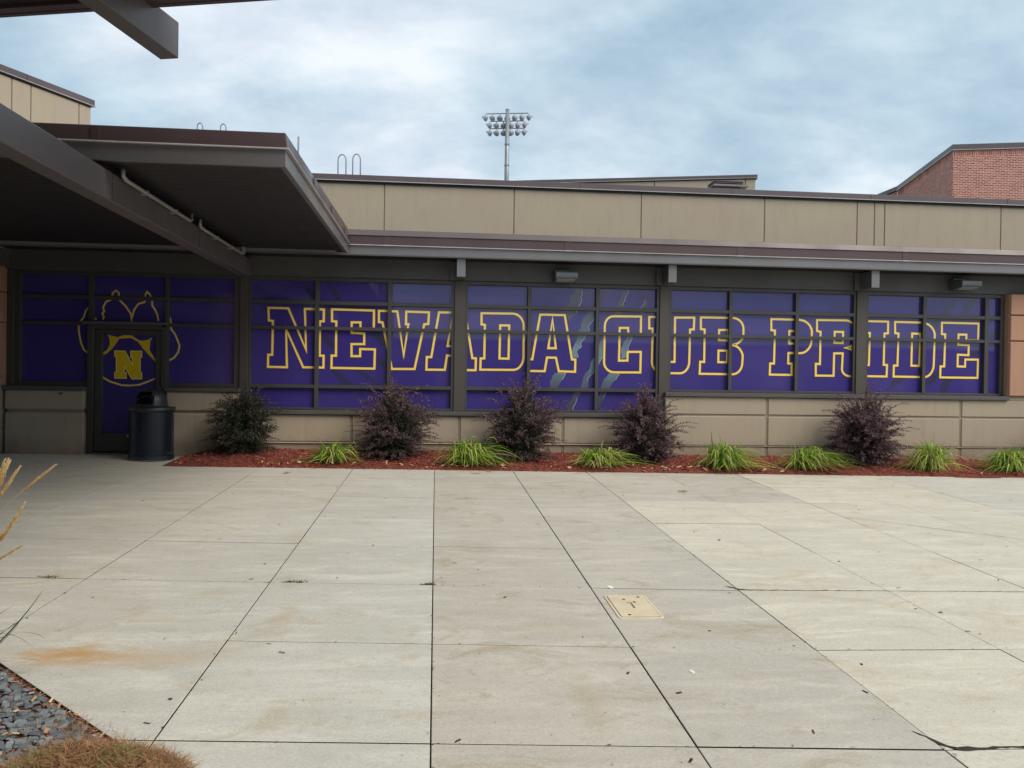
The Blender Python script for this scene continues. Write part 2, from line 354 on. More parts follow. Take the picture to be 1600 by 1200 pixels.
GA, GBX, GCY = -0.0227, -0.010, 0.025
def gz(x, y): return GA + GBX*x + GCY*y
LETTERS=[('N',[[(-2.706,2.732),(-2.391,2.733),(-2.102,2.068),(-2.128,2.73),(-1.824,2.726),(-1.826,2.533),(-1.886,2.532),(-1.884,1.972),(-1.819,1.973),(-1.821,1.78),(-2.144,1.78),(-2.422,2.393),(-2.402,1.776),(-2.703,1.778),(-2.701,1.974),(-2.637,1.975),(-2.632,2.521),(-2.697,2.53)]]),('E',[[(-1.694,2.732),(-1.018,2.727),(-1.018,2.432),(-1.233,2.428),(-1.234,2.528),(-1.376,2.525),(-1.374,2.355),(-1.172,2.348),(-1.17,2.174),(-1.374,2.17),(-1.371,1.974),(-1.233,1.976),(-1.234,2.093),(-0.996,2.091),(-1.0,1.775),(-1.692,1.777),(-1.691,1.977),(-1.622,1.976),(-1.623,2.534),(-1.692,2.538)]]),('V',[[(-0.939,2.725),(-0.64,2.721),(-0.527,1.998),(-0.457,2.514),(-0.497,2.513),(-0.494,2.721),(-0.123,2.717),(-0.131,2.525),(-0.197,2.519),(-0.347,1.779),(-0.717,1.774),(-0.877,2.535),(-0.936,2.54)]]),('A',[[(0.042,2.721),(0.473,2.72),(0.602,1.974),(0.661,1.971),(0.658,1.775),(0.382,1.773),(0.339,2.008),(0.183,2.01),(0.15,1.773),(-0.153,1.772),(-0.149,1.98),(-0.075,1.98)],[(0.258,2.631),(0.34,2.164),(0.191,2.166)]]),('D',[[(0.744,2.722),(1.263,2.727),(1.306,2.721),(1.346,2.705),(1.381,2.68),(1.41,2.648),(1.432,2.609),(1.447,2.565),(1.452,2.517),(1.456,2.005),(1.451,1.957),(1.438,1.912),(1.418,1.872),(1.392,1.839),(1.361,1.813),(1.326,1.796),(1.287,1.789),(0.736,1.785),(0.74,1.972),(0.8,1.973),(0.802,2.53),(0.747,2.535)],[(1.058,2.526),(1.208,2.527),(1.203,1.975),(1.053,1.977)]]),('A',[[(1.725,2.72),(2.14,2.72),(2.273,1.98),(2.331,1.977),(2.328,1.773),(2.052,1.779),(2.001,2.004),(1.85,2.005),(1.814,1.776),(1.541,1.776),(1.542,1.97),(1.602,1.971)],[(1.933,2.645),(1.997,2.164),(1.869,2.162)]]),('C',[[(2.964,2.718),(3.443,2.725),(3.443,2.427),(3.227,2.422),(3.225,2.528),(3.08,2.525),(3.075,1.973),(3.22,1.976),(3.221,2.123),(3.448,2.127),(3.446,1.779),(2.988,1.775),(2.95,1.78),(2.916,1.793),(2.885,1.812),(2.859,1.838),(2.839,1.868),(2.826,1.902),(2.82,1.94),(2.823,2.554),(2.827,2.591),(2.838,2.624),(2.854,2.654),(2.875,2.679),(2.901,2.699),(2.929,2.712)]]),('U',[[(3.584,2.721),(3.919,2.725),(3.926,1.966),(4.035,1.968),(4.032,2.72),(4.367,2.727),(4.362,2.526),(4.297,2.521),(4.292,1.964),(4.286,1.922),(4.274,1.883),(4.255,1.848),(4.231,1.819),(4.203,1.797),(4.171,1.782),(4.136,1.775),(3.845,1.774),(3.8,1.779),(3.758,1.792),(3.721,1.813),(3.69,1.841),(3.666,1.874),(3.65,1.912),(3.643,1.953),(3.648,2.523),(3.587,2.527)]]),('B',[[(4.482,2.733),(5.045,2.737),(5.087,2.732),(5.126,2.718),(5.161,2.697),(5.19,2.67),(5.213,2.637),(5.228,2.601),(5.235,2.56),(5.235,2.437),(5.227,2.403),(5.211,2.371),(5.188,2.342),(5.158,2.317),(5.124,2.297),(5.085,2.282),(5.043,2.273),(5.081,2.266),(5.118,2.251),(5.151,2.228),(5.18,2.2),(5.203,2.166),(5.221,2.128),(5.23,2.088),(5.224,1.964),(5.219,1.921),(5.206,1.882),(5.187,1.847),(5.162,1.817),(5.132,1.794),(5.098,1.779),(5.062,1.773),(4.477,1.772),(4.482,1.977),(4.552,1.974),(4.553,2.526),(4.485,2.535)],[(4.806,2.525),(4.964,2.528),(4.963,2.35),(4.805,2.351)],[(4.801,2.173),(4.953,2.173),(4.953,1.976),(4.8,1.976)]]),('P',[[(5.726,2.731),(6.22,2.729),(6.272,2.723),(6.321,2.707),(6.364,2.683),(6.401,2.651),(6.429,2.613),(6.448,2.57),(6.456,2.523),(6.452,2.378),(6.447,2.327),(6.431,2.281),(6.408,2.239),(6.377,2.205),(6.34,2.178),(6.298,2.16),(6.252,2.153),(6.041,2.153),(6.04,1.973),(6.104,1.97),(6.104,1.776),(5.715,1.776),(5.718,1.968),(5.787,1.967),(5.794,2.535),(5.73,2.54)],[(6.051,2.532),(6.184,2.532),(6.184,2.317),(6.051,2.319)]]),('R',[[(6.543,2.732),(7.064,2.737),(7.108,2.73),(7.15,2.715),(7.186,2.691),(7.217,2.661),(7.241,2.624),(7.257,2.584),(7.264,2.539),(7.261,2.456),(7.256,2.414),(7.243,2.375),(7.223,2.34),(7.196,2.31),(7.165,2.286),(7.129,2.269),(7.09,2.261),(7.127,2.253),(7.161,2.238),(7.192,2.216),(7.219,2.188),(7.24,2.156),(7.254,2.119),(7.262,2.08),(7.26,1.955),(7.33,1.952),(7.327,1.769),(7.147,1.77),(7.117,1.774),(7.089,1.784),(7.064,1.798),(7.043,1.816),(7.026,1.838),(7.015,1.862),(7.01,1.889),(7.02,2.164),(6.864,2.161),(6.86,1.772),(6.539,1.772),(6.536,1.975),(6.611,1.972),(6.612,2.53),(6.547,2.541)],[(6.867,2.535),(7.02,2.534),(7.017,2.343),(6.865,2.344)]]),('I',[[(7.422,2.732),(7.837,2.732),(7.837,2.527),(7.773,2.522),(7.77,1.977),(7.832,1.975),(7.826,1.774),(7.421,1.775),(7.425,1.972),(7.499,1.969),(7.507,2.526),(7.433,2.528)]]),('D',[[(7.964,2.729),(8.456,2.728),(8.51,2.721),(8.56,2.704),(8.605,2.679),(8.643,2.647),(8.672,2.608),(8.692,2.564),(8.701,2.516),(8.692,1.992),(8.687,1.943),(8.674,1.898),(8.654,1.858),(8.628,1.824),(8.597,1.798),(8.562,1.781),(8.524,1.774),(7.954,1.776),(7.956,1.967),(8.022,1.968),(8.031,2.527),(7.968,2.533)],[(8.282,2.532),(8.432,2.529),(8.422,1.969),(8.278,1.971)]]),('E',[[(8.828,2.734),(9.513,2.733),(9.511,2.434),(9.291,2.434),(9.289,2.531),(9.144,2.532),(9.137,2.352),(9.337,2.346),(9.335,2.171),(9.137,2.177),(9.135,1.971),(9.275,1.969),(9.278,2.095),(9.516,2.096),(9.513,1.774),(8.817,1.773),(8.817,1.966),(8.887,1.967),(8.895,2.529),(8.832,2.534)]])]
PAW=[[(-5.425,2.706),(-5.497,2.667),(-5.533,2.615),(-5.557,2.521),(-5.612,2.449),(-5.635,2.398),(-5.627,2.271),(-5.594,2.107),(-5.552,2.007),(-5.491,1.952),(-5.454,1.94)],[(-5.417,2.669),(-5.411,2.524),(-5.362,2.485)],[(-5.27,2.487),(-5.253,2.538),(-5.278,2.583),(-5.249,2.622),(-5.267,2.685),(-5.219,2.775),(-5.139,2.81),(-5.123,2.912),(-5.075,2.951),(-5.03,2.919),(-5.029,2.817),(-4.926,2.713),(-4.844,2.592),(-4.831,2.496),(-4.791,2.657),(-4.73,2.748),(-4.632,2.781),(-4.621,2.903),(-4.597,2.947),(-4.56,2.91),(-4.517,2.829),(-4.516,2.727),(-4.471,2.664),(-4.433,2.576),(-4.42,2.487)],[(-4.256,2.559),(-4.223,2.478),(-4.222,2.363),(-4.159,2.275),(-4.116,2.173),(-4.088,2.097),(-4.106,1.994),(-4.167,1.903),(-4.246,1.856)],[(-5.285,1.587),(-5.146,1.505),(-4.974,1.452),(-4.852,1.446),(-4.705,1.46),(-4.583,1.508),(-4.46,1.563)]]
PAW_FILL=[[(-5.197,2.249),(-5.031,2.212),(-5.011,2.192),(-5.122,2.027),(-5.204,1.949),(-5.291,1.905),(-5.291,1.943),(-5.204,2.005),(-5.161,2.09),(-5.162,2.179)],[(-5.055,2.211),(-4.946,2.247),(-4.828,2.246),(-4.724,2.177),(-4.749,2.156),(-4.835,2.205),(-4.945,2.198),(-5.018,2.187)],[(-4.756,2.176),(-4.638,2.163),(-4.565,2.185),(-4.506,2.225),(-4.54,2.152),(-4.548,2.012),(-4.458,1.873),(-4.458,1.829),(-4.557,1.935),(-4.637,2.023),(-4.687,2.091)]]
BLOCK_N=[[(-5.082,1.997),(-4.923,1.995),(-4.811,1.778),(-4.812,1.892),(-4.837,1.892),(-4.838,1.996),(-4.669,1.997),(-4.668,1.902),(-4.692,1.894),(-4.687,1.652),(-4.665,1.652),(-4.664,1.555),(-4.816,1.553),(-4.933,1.75),(-4.932,1.653),(-4.903,1.649),(-4.902,1.56),(-5.078,1.562),(-5.079,1.654),(-5.055,1.659),(-5.057,1.901),(-5.081,1.906)]]
PALE_CLAWS=[[(2.335,3.179),(2.454,3.182),(2.415,2.924),(2.33,2.75),(2.224,2.619),(2.179,2.725),(2.066,2.744),(2.113,2.799),(2.202,2.884),(2.208,2.951),(2.282,3.071)],[(1.988,1.757),(2.172,1.749),(2.13,1.673),(2.066,1.587),(2.013,1.496),(1.894,1.488),(1.946,1.649)],[(2.645,2.839),(2.637,2.671),(2.598,2.605),(2.562,2.54),(2.553,2.454),(2.521,2.389),(2.436,2.258),(2.373,2.107),(2.374,2.021),(2.298,1.994),(2.258,2.105),(2.317,2.235),(2.347,2.407),(2.399,2.515),(2.494,2.732)],[(2.816,2.373),(2.83,2.201),(2.811,2.028),(2.714,1.897),(2.654,1.821),(2.646,1.767),(2.565,1.68),(2.563,1.492),(2.415,1.49),(2.477,1.7),(2.563,1.809),(2.646,2.047),(2.71,2.145),(2.762,2.329)],[(2.448,1.452),(2.353,1.29),(2.29,1.128),(2.171,1.126),(2.287,1.353),(2.318,1.461)],[(3.111,3.156),(3.225,3.184),(3.158,2.984),(3.107,2.735),(2.953,2.738),(3.038,2.917)],[(3.211,2.391),(3.31,2.398),(3.236,2.208),(3.184,2.002),(3.096,2.0),(3.115,2.184)],[(2.892,1.76),(3.078,1.752),(3.057,1.687),(2.982,1.599),(2.896,1.49),(2.775,1.484),(2.828,1.64)],[(2.743,1.456),(2.874,1.457),(2.769,1.208),(2.708,1.164)],[(3.392,2.795),(3.445,2.904),(3.543,3.047),(3.534,2.906),(3.514,2.754),(3.47,2.732)]]
DARK_CLAWS=[[(-1.783,3.125),(-1.665,3.068),(-1.545,2.931),(-1.554,2.867),(-1.623,2.879),(-1.693,2.968)],[(-2.146,3.165),(-2.087,3.117),(-1.981,2.98),(-1.976,2.857),(-2.045,2.899),(-2.115,3.057)],[(-1.907,2.819),(-1.76,2.806),(-1.729,2.687),(-1.717,2.538),(-1.797,2.626)],[(-1.544,2.821),(-1.307,2.827),(-1.227,2.778),(-1.266,2.727),(-1.503,2.736)],[(-2.21,2.826),(-2.131,2.778),(-2.042,2.62),(-2.071,2.59),(-2.17,2.717)],[(-1.872,2.345),(-1.694,2.248),(-1.623,2.09),(-1.692,2.088),(-1.831,2.206)],[(-1.103,2.4),(-0.824,2.305),(-0.801,2.104),(-0.922,2.183),(-1.043,2.341)],[(-0.979,2.021),(-0.818,1.863),(-0.787,1.762),(-0.917,1.821)],[(-1.698,1.748),(-1.529,1.691),(-1.429,1.572),(-1.28,1.5),(-1.488,1.505),(-1.608,1.63)],[(-1.353,1.754),(-1.154,1.717),(-1.054,1.618),(-0.883,1.515),(-0.973,1.508),(-1.133,1.637)],[(-1.309,1.433),(-1.149,1.345),(-1.209,1.334)],[(-0.717,1.774),(-0.597,1.705),(-0.656,1.688)],[(9.091,3.17),(9.054,3.029),(8.968,2.877),(8.789,2.873),(8.905,3.007)],[(9.36,3.167),(9.47,3.17),(9.402,3.037),(9.326,2.894),(9.206,2.892),(9.263,3.034)],[(8.711,2.834),(8.829,2.837),(8.744,2.648),(8.7,2.572),(8.634,2.73)],[(9.127,2.852),(9.306,2.856),(9.249,2.742),(9.11,2.734)],[(9.871,2.68),(9.854,2.52),(9.705,2.451),(9.753,2.574)],[(9.617,2.364),(9.559,2.232),(9.441,2.154),(9.37,2.172),(9.478,2.305)],[(8.729,2.404),(8.839,2.378),(8.723,2.217),(8.705,2.329)],[(8.779,1.919),(8.8,1.844),(8.714,1.693),(8.558,1.597),(8.402,1.492),(8.477,1.652),(8.653,1.767)],[(8.911,1.761),(9.129,1.764),(8.992,1.678),(8.936,1.499),(8.807,1.507),(8.853,1.657)],[(7.984,1.748),(8.209,1.751),(8.044,1.646),(7.828,1.504),(7.907,1.645)],[(8.315,2.397),(8.414,2.38),(8.406,2.286),(8.318,2.247)],[(9.507,2.832),(9.627,2.844),(9.618,2.76),(9.55,2.664)],[(2.721,3.163),(2.847,3.171),(2.785,2.997),(2.732,2.888)],[(1.59,1.634),(1.718,1.742),(1.633,1.666)]]
# ================================================================== GROUND
MB().poly([(-400, -400, -1.2), (400, -400, -1.2), (400, 400, -1.2), (-400, 400, -1.2)]).build('ground', M['far_ground'])['kind'] = 'structure'
def tilt_sheet(name, x0, x1, y0, y1, dz, mat):
    o = MB().poly([(x, y, gz(x, y)+dz) for x, y in ((x0, y0), (x1, y0), (x1, y1), (x0, y1))]).build(name, mat); o['kind'] = 'structure'; return o
tilt_sheet('joint_bed', -16, 18, 2.0, 13.6, -.022, M['soil'])
tilt_sheet('rear_pavement', -16, 18, -18, 2.2, -.004, M['conc_l'])

pavement = empty('pavement', (0, 0, 0), kind='structure')
def clip(poly, a, b, c):     # keep a*x+b*y+c >= 0
    o = []
    for i in range(len(poly)):
        p, q = poly[i], poly[(i+1) % len(poly)]
        dp, dq = a*p[0]+b*p[1]+c, a*q[0]+b*q[1]+c
        if dp >= 0: o.append(p)
        if dp*dq < 0:
            t = dp/(dp-dq); o.append((p[0]+(q[0]-p[0])*t, p[1]+(q[1]-p[1])*t))
    return o
def inset(poly, g):
    n = len(poly); ar = sum(poly[i][0]*poly[(i+1) % n][1]-poly[(i+1) % n][0]*poly[i][1] for i in range(n))
    s = 1 if ar > 0 else -1; res = poly
    gs = g if isinstance(g, list) else [g]*n
    for i in range(n):
        p, q = poly[i], poly[(i+1) % n]; dx, dy = q[0]-p[0], q[1]-p[1]; L = math.hypot(dx, dy)
        if L < 1e-6: continue
        nx, ny = -dy/L*s, dx/L*s
        res = clip(res, nx, ny, -(nx*p[0]+ny*p[1])-gs[i])
        if len(res) < 3: return []
    return res
def slab(poly, mat, g=.003, dz=0):
    a = inset(poly, g)
    if len(a) < 3: return
    b = inset(a, .0025)
    if len(b) < 3 or len(a) != len(b): b = a
    jz = random.uniform(-.0015, .0015)+dz
    m = MB(); n = len(a)
    top = [(x, y, gz(x, y)+jz) for x, y in b]; mid = [(x, y, gz(x, y)+jz-.002) for x, y in a]; bot = [(x, y, gz(x, y)-.03) for x, y in a]
    m.v = top+mid+bot; m.f = [tuple(range(n))]; m.mi = [0]
    for i in range(n):
        j = (i+1) % n
        m.f += [(n+i, n+j, j, i), (2*n+i, 2*n+j, n+j, n+i)]; m.mi += [0, 1]
    o = m.build('slab', [mat, M['soil']], pavement); return o
gx = [-15, -13.2, -11.9, -10.5, -9.2, -7.9, -6.6, -5.25, -3.89, -2.52, -1.19, 0.0, 1.17, 2.28, 3.44, 4.60, 5.72, 6.90, 8.07, 9.25, 10.4, 11.6, 12.8, 14.0, 15.2, 16.4]
wide = {-1.19: .0034, 0.0: .0034, 1.17: .0036, -2.52: .0026, 2.28: .0026, 3.44: .0016, 4.60: .0032, -5.25: .003}
rows_y = [2.28+1.215*k for k in range(8)]+[11.0, 11.93]
def row(k, x):
    if k >= len(rows_y)-1: return 11.93
    sk = .065 if k < 6 else .04
    xx = x if x < 2.3 else 2.3+(x-2.3)*.15
    return rows_y[k]-sk*xx-(.0 if k < 7 else 0)
EDGE = ((-2.28, 4.47), (-1.10, 3.33))
ex, ey = EDGE[1][0]-EDGE[0][0], EDGE[1][1]-EDGE[0][1]; eL = math.hypot(ex, ey); enx, eny = -ey/eL, ex/eL   # normal toward the pavement
ec = -(enx*EDGE[0][0]+eny*EDGE[0][1])
for k in range(len(rows_y)-1):
    for i in range(len(gx)-1):
        x0, x1 = gx[i], gx[i+1]
        if k == 8 and False: continue
        p = [(x0, row(k, x0)), (x1, row(k, x1)), (x1, row(k+1, x1)), (x0, row(k+1, x0))]
        if p[2][1]-p[1][1] < .1: continue
        p = clip(p, enx, eny, ec)
        if len(p) < 3: continue
        xm = (x0+x1)/2
        if xm < 0: mat = M['conc_l']
        elif xm < 2.28: mat = M['conc_m']
        elif xm < 4.6: mat = M['conc_m'] if k >= 6 else M['conc_w']
        elif xm < 6.9: mat = M['conc_w']
        elif k >= 5: mat = M['conc_b']
        else: mat = M['conc_w']
        g = [.0042, wide.get(x1, .0017), .0042, wide.get(x0, .0017)] if len(p) == 4 else .003
        if k in (1, 3, 6): g = [.0062, wide.get(x1, .0017), .0042, wide.get(x0, .0017)] if len(p) == 4 else .003
        slab(p, mat, g)
# strip of walk in front of the door, with the diagonal cut
dgx, dgy = -5.23+6.47, 11.93-12.99
for x0, x1 in ((-15, -12.6), (-12.6, -10), (-10, -7.9), (-7.9, -5.23), (-5.23, -3.80)):
    p = [(x0, 11.93), (x1, 11.93), (x1, 13.25), (x0, 13.25)]
    if x0 == -7.9:
        for s in (1, -1):
            q = clip(p, dgy*s, -dgx*s, -(dgy*s*-5.23-dgx*s*11.93))
            if len(q) >= 3: slab(q, M['conc_l'])
    else: slab(p, M['conc_l'])
# wandering crack and the broken joint (open gaps filled with dark dirt)
def dirt_ribbon(name, pts, ws, label):
    V = []; P = []
    for i in range(len(pts)-1):
        n = max(2, int(math.dist(pts[i], pts[i+1])/.03))
        for j in range(n):
            t = j/n; P.append((pts[i][0]+(pts[i+1][0]-pts[i][0])*t+random.uniform(-.006, .006), pts[i][1]+(pts[i+1][1]-pts[i][1])*t+random.uniform(-.006, .006), ws[i]+(ws[i+1]-ws[i])*t))
    m = MB()
    L = []
    for i, (x, y, w) in enumerate(P):
        q = P[min(i+1, len(P)-1)]; r = P[max(i-1, 0)]; dx, dy = q[0]-r[0], q[1]-r[1]; l = math.hypot(dx, dy) or 1
        w1 = w*random.uniform(.5, 1.5); nx, ny = -dy/l*w1, dx/l*w1
        L.append(((x+nx, y+ny, gz(x, y)+.0035), (x-nx, y-ny, gz(x, y)+.0035)))
    for i in range(len(L)-1): m.poly([L[i][0], L[i][1], L[i+1][1], L[i+1][0]])
    o = m.build(name, M['soil'], pavement); return o
dirt_ribbon('crack', [(4.6, 8.57), (5.0, 8.3), (5.39, 7.93), (5.93, 7.55), (6.9, 7.35)], [.003, .004, .004, .003, .002], '')
dirt_ribbon('broken_joint', [(2.24, 3.52), (2.29, 3.40), (2.34, 3.345), (2.55, 3.355), (3.2, 3.34)], [.003, .008, .016, .007, .005], '')
dirt_ribbon('broken_joint', [(2.20, 5.90), (2.29, 5.80), (2.42, 5.785)], [.003, .012, .003], '')
dirt_ribbon('broken_joint', [(2.25, 5.79), (3.4, 5.76), (4.6, 5.72)], [.003, .0025, .002], '')

# ================================================================== MAIN BUILDING
bld = empty('school_building', (1.7, 13.3, .3), label='long low school building with purple lettered windows, tan base panels and brown flat roof edge', cat='building')
YG = 13.27
BX('light_block_box', -6.66, 14, 13.36, 15.95, -.2, 3.9, M['black'], bld, 0)  # unseen black box added behind the facade to block light
BX('header', -8.6, 14.0, 13.15, 13.36, 3.243, 3.60, M['header'], bld, .004)
BX('eave_soffit', -6.6, 14.0, 12.70, 13.15, 3.55, 3.60, M['soffit'], bld, 0)
BX('fascia', -8.6, 14.0, 12.68, 12.74, 3.538, 3.690, M['fascia_grey'], bld, .004)
BX('fascia_lip', -8.6, 14.0, 12.672, 12.68, 3.536, 3.556, M['header'], bld, .001)
BX('drip_edge', -1.36, 14.0, 12.640, 12.74, 3.690, 3.703, M['drip'], bld, .002)
BX('drip_edge', -8.6, -1.37, 12.665, 12.74, 3.690, 3.703, M['drip'], bld, .002)
BX('roof_edge', -8.6, 14.0, 12.655, 12.80, 3.703, 3.845, M['brown'], bld, .003)
m = MB(); m.hexa([(-6.6, 12.635, 3.845), (14, 12.635, 3.845), (14, 12.9, 3.845), (-6.6, 12.9, 3.845), (-6.6, 12.66, 3.938), (14, 12.66, 3.938), (14, 12.9, 3.945), (-6.6, 12.9, 3.945)])
m.build('roof_edge_cap', M['brown_light'], bld, .004)
BX('roof_deck', -6.6, 14.0, 12.9, 16.0, 3.85, 3.9, M['header'], bld, 0)
for x in (-.78, 2.08, 4.92, 7.76, 10.6):
    BX('joint_cover', x-.055, x+.055, 12.649, 12.655, 3.702, 3.843, M['brown'], bld, .001)
    BX('drip_joint', x-.055, x+.055, 12.634, 12.70, 3.6885, 3.7045, M['drip'], bld, .001)
for x0, x1 in ((.312, .452), (3.752, 3.892), (7.226, 7.368), (10.75, 10.9)):
    BX('beam_end', x0, x1, 12.745, 13.14, 3.25, 3.537, M['fascia_grey'], bld, .004)
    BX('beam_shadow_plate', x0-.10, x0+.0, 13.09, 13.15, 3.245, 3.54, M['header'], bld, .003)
# posts
for x0, x1, zb in ((-3.135, -3.005, 1.09), (.295, .475, 1.09), (3.740, 3.905, 1.09), (7.215, 7.395, 1.455)):
    BX('post', x0, x1, 13.175, 13.33, zb, 3.243, M['post'], bld, .006)
# --- windows
ROWS4 = [(2.860, 3.180), (2.445, 2.800), (1.500, 2.390), (1.130, 1.445)]
ROWS3 = [(2.860, 3.180), (2.445, 2.800), (1.500, 2.390)]
pane_mesh = {}
def pane(x0, x1, z0, z1, par):
    me = MB().poly([(x0-.01, YG, z0-.01), (x1+.01, YG, z0-.01), (x1+.01, YG, z1+.01), (x0-.01, YG, z1+.01)])
    o = me.build('pane', M['film'], par); tilt = random.uniform(-.0015, .0015); return o
def window(xs, rows, jl, jr, zbot):
    """xs = glass extents left to right, rows = glass extents top to bottom"""
    w = empty('window', ((xs[0][0]+xs[-1][1])/2, 13.2, zbot)); w.parent = bld; w.location = Vector(w.location)-Vector(bld.location)
    BX('frame_jamb', xs[0][0]-jl, xs[0][0], 13.200, 13.32, zbot, 3.243, M['frame'], w, .003)
    BX('frame_jamb', xs[-1][1], xs[-1][1]+jr, 13.200, 13.32, zbot, 3.243, M['frame'], w, .003)
    for i in range(len(xs)-1):
        BX('mullion', xs[i][1], xs[i+1][0], 13.198, 13.31, zbot+.03, 3.19, M['frame'], w, .003)
    BX('frame_head', xs[0][0], xs[-1][1], 13.202, 13.315, 3.180, 3.243, M['frame'], w, .003)
    BX('frame_sill', xs[0][0], xs[-1][1], 13.202, 13.315, zbot, rows[-1][0], M['frame'], w, .003)
    for (za, zb_), (zc, zd) in zip(rows[:-1], rows[1:]):
        for x0, x1 in xs:
            BX('transom', x0, x1, 13.203, 13.31, zd, za, M['frame'], w, .002)
    for x0, x1 in xs:
        for z0, z1 in rows: pane(x0, x1, z0, z1, w)
    return w
bay1 = [(-2.965, -1.957), (-1.893, -.791), (-.729, .250)]
bay2 = [(.514, 1.506), (1.565, 2.654), (2.713, 3.695)]
bay3 = [(3.951, 4.956), (5.017, 6.130), (6.190, 7.175)]
bay4 = [(7.439, 8.440), (8.500, 9.588), (9.661, 9.880)]
window(bay1, ROWS4, .04, .045, 1.092)
window(bay2, ROWS4, .04, .045, 1.092)
window(bay3, ROWS3, .046, .04, 1.458)
window(bay4, ROWS3, .044, .075, 1.458)
window([(-6.475, -5.465)], ROWS3, .10, .075, 1.430)
window([(-4.240, -3.223)], ROWS3, .012, .085, 1.430)
# transom lights above the door
w = empty('window', (0, 0, 0)); w.parent = bld; w.location = Vector((-4.85, 13.2, 2.4))-Vector(bld.location)
BX('frame_head', -5.397, -4.297, 13.202, 13.315, 3.18, 3.243, M['frame'], w, .003)
BX('transom', -5.397, -4.297, 13.202, 13.31, 2.80, 2.86, M['frame'], w, .003)
BX('frame_jamb', -4.297, -4.252, 13.199, 13.32, 2.39, 3.243, M['frame'], w, .003)
for z0, z1 in ROWS3[:2]: pane(-5.397, -4.297, z0, z1, w)
# door
door = empty('door', (0, 0, 0)); door.parent = bld; door.location = Vector((-4.85, 13.2, .36))-Vector(bld.location)
BX('frame_jamb', -5.465+.001, -5.37, 13.17, 13.32, .34, 2.43, M['frame'], door, .004)
BX('frame_jamb', -4.335, -4.252, 13.17, 13.32, .34, 2.385, M['frame'], door, .004)
BX('frame_head', -5.37, -4.335, 13.17, 13.32, 2.335, 2.43, M['frame'], door, .004)
BX('drip_cap', -5.51, -4.24, 13.09, 13.20, 2.412, 2.452, M['sill'], door, .004)
BX('stile', -5.365, -5.255, 13.215, 13.29, .40, 2.33, M['frame'], door, .004)
BX('stile', -4.435, -4.34, 13.215, 13.29, .40, 2.33, M['frame'], door, .004)
BX('top_rail', -5.255, -4.435, 13.215, 13.29, 2.25, 2.33, M['frame'], door, .004)
BX('bottom_rail', -5.255, -4.435, 13.215, 13.29, .40, .685, M['frame'], door, .004)
BX('threshold', -5.37, -4.335, 13.14, 13.32, .34, .385, M['sill'], door, .004)
MB().poly([(-5.26, YG, .68), (-4.43, YG, .68), (-4.43, YG, 2.26), (-5.26, YG, 2.26)]).build('pane', M['film'], door)
m = MB(); m.box(-4.405, -4.335, 13.195, 13.215, 1.17, 1.44); m.box(-4.395, -4.345, 13.13, 13.195, 1.20, 1.24)
m.build('handle', M['wall_light'], door, .003)
MB().tube([(-4.848, 13.20, .655), (-4.848, 13.218, .655)], .018, 12).build('floor_lock', M['steel'], door)
# --- sills
BX('sill', -3.02, 3.80, 13.08, 13.32, 1.022, 1.090, M['sill'], bld, .008)
BX('sill', 3.83, 9.985, 13.07, 13.32, 1.385, 1.455, M['sill'], bld, .008)
BX('sill', -6.67, -5.45, 13.05, 13.32, 1.366, 1.428, M['sill'], bld, .008)
BX('sill', -4.252, -3.10, 13.05, 13.32, 1.366, 1.428, M['sill'], bld, .008)
# --- base panels (raised fields with recessed joints)
BX('joint_backing', -3.11, 3.84, 13.143, 13.35, -.1, 1.03, M['tan_joint'], bld, 0)
BX('joint_backing', 3.865, 14, 13.136, 13.35, -.1, 1.385, M['tan_joint'], bld, 0)
def base_panel(x0, x1, z0, z1, y=13.13, mat='tan', bev=.010): return BX('wall_panel', x0, x1, y, y+.12, z0, z1, M[mat], bld, bev)
jx = [-3.112, -1.353, .394, 2.110, 3.846]
for a, b in zip(jx[:-1], jx[1:]):
    base_panel(a+.022, b-.022, .585, 1.018); base_panel(a+.022, b-.022, -.05, .560, 13.135)
MB().hexa([(-3.09, 13.105, .560), (3.83, 13.105, .560), (3.83, 13.20, .560), (-3.09, 13.20, .560), (-3.09, 13.110, .572), (3.83, 13.110, .572), (3.83, 13.20, .585), (-3.09, 13.20, .585)]).build('ledge', M['tan'], bld, 0)
jx = [3.846, 5.616, 9.111, 12.5]
for a, b in zip(jx[:-1], jx[1:]):
    x0 = a+(.022 if a > 4 else .0); x1 = b-.022
    top = 1.383
    base_panel(x0, x1, 1.089, top, 13.12); base_panel(x0, x1, .565, 1.058, 13.12); base_panel(x0, x1, -.05, .545, 13.125)
BX('ledge', 3.84, 14, 13.108, 13.2, .548, .560, M['tan'], bld, .002)
base_panel(9.985, 12.48, 1.3835, 1.455, 13.12)
for x0, x1 in ((-6.655, -5.475), (-4.235, -3.118)):
    BX('wall_panel', x0, x1, 13.09, 13.34, 1.054, 1.366, M['tan'], bld, .022)
    BX('wall_panel', x0, x1, 13.09, 13.34, .20, 1.020, M['tan'], bld, .022)
    BX('joint_backing', x0+.03, x1-.03, 13.13, 13.33, .2, 1.36, M['tan_joint'], bld, 0)
m = MB().tube([(-5.80, 13.10, 1.31), (-5.80, 13.045, 1.31)], [.022, .018], 12); m.tube([(-5.80, 13.06, 1.31), (-5.80, 13.05, 1.285)], .012, 8)
m.build('hose_bib', M['steel'], bld)
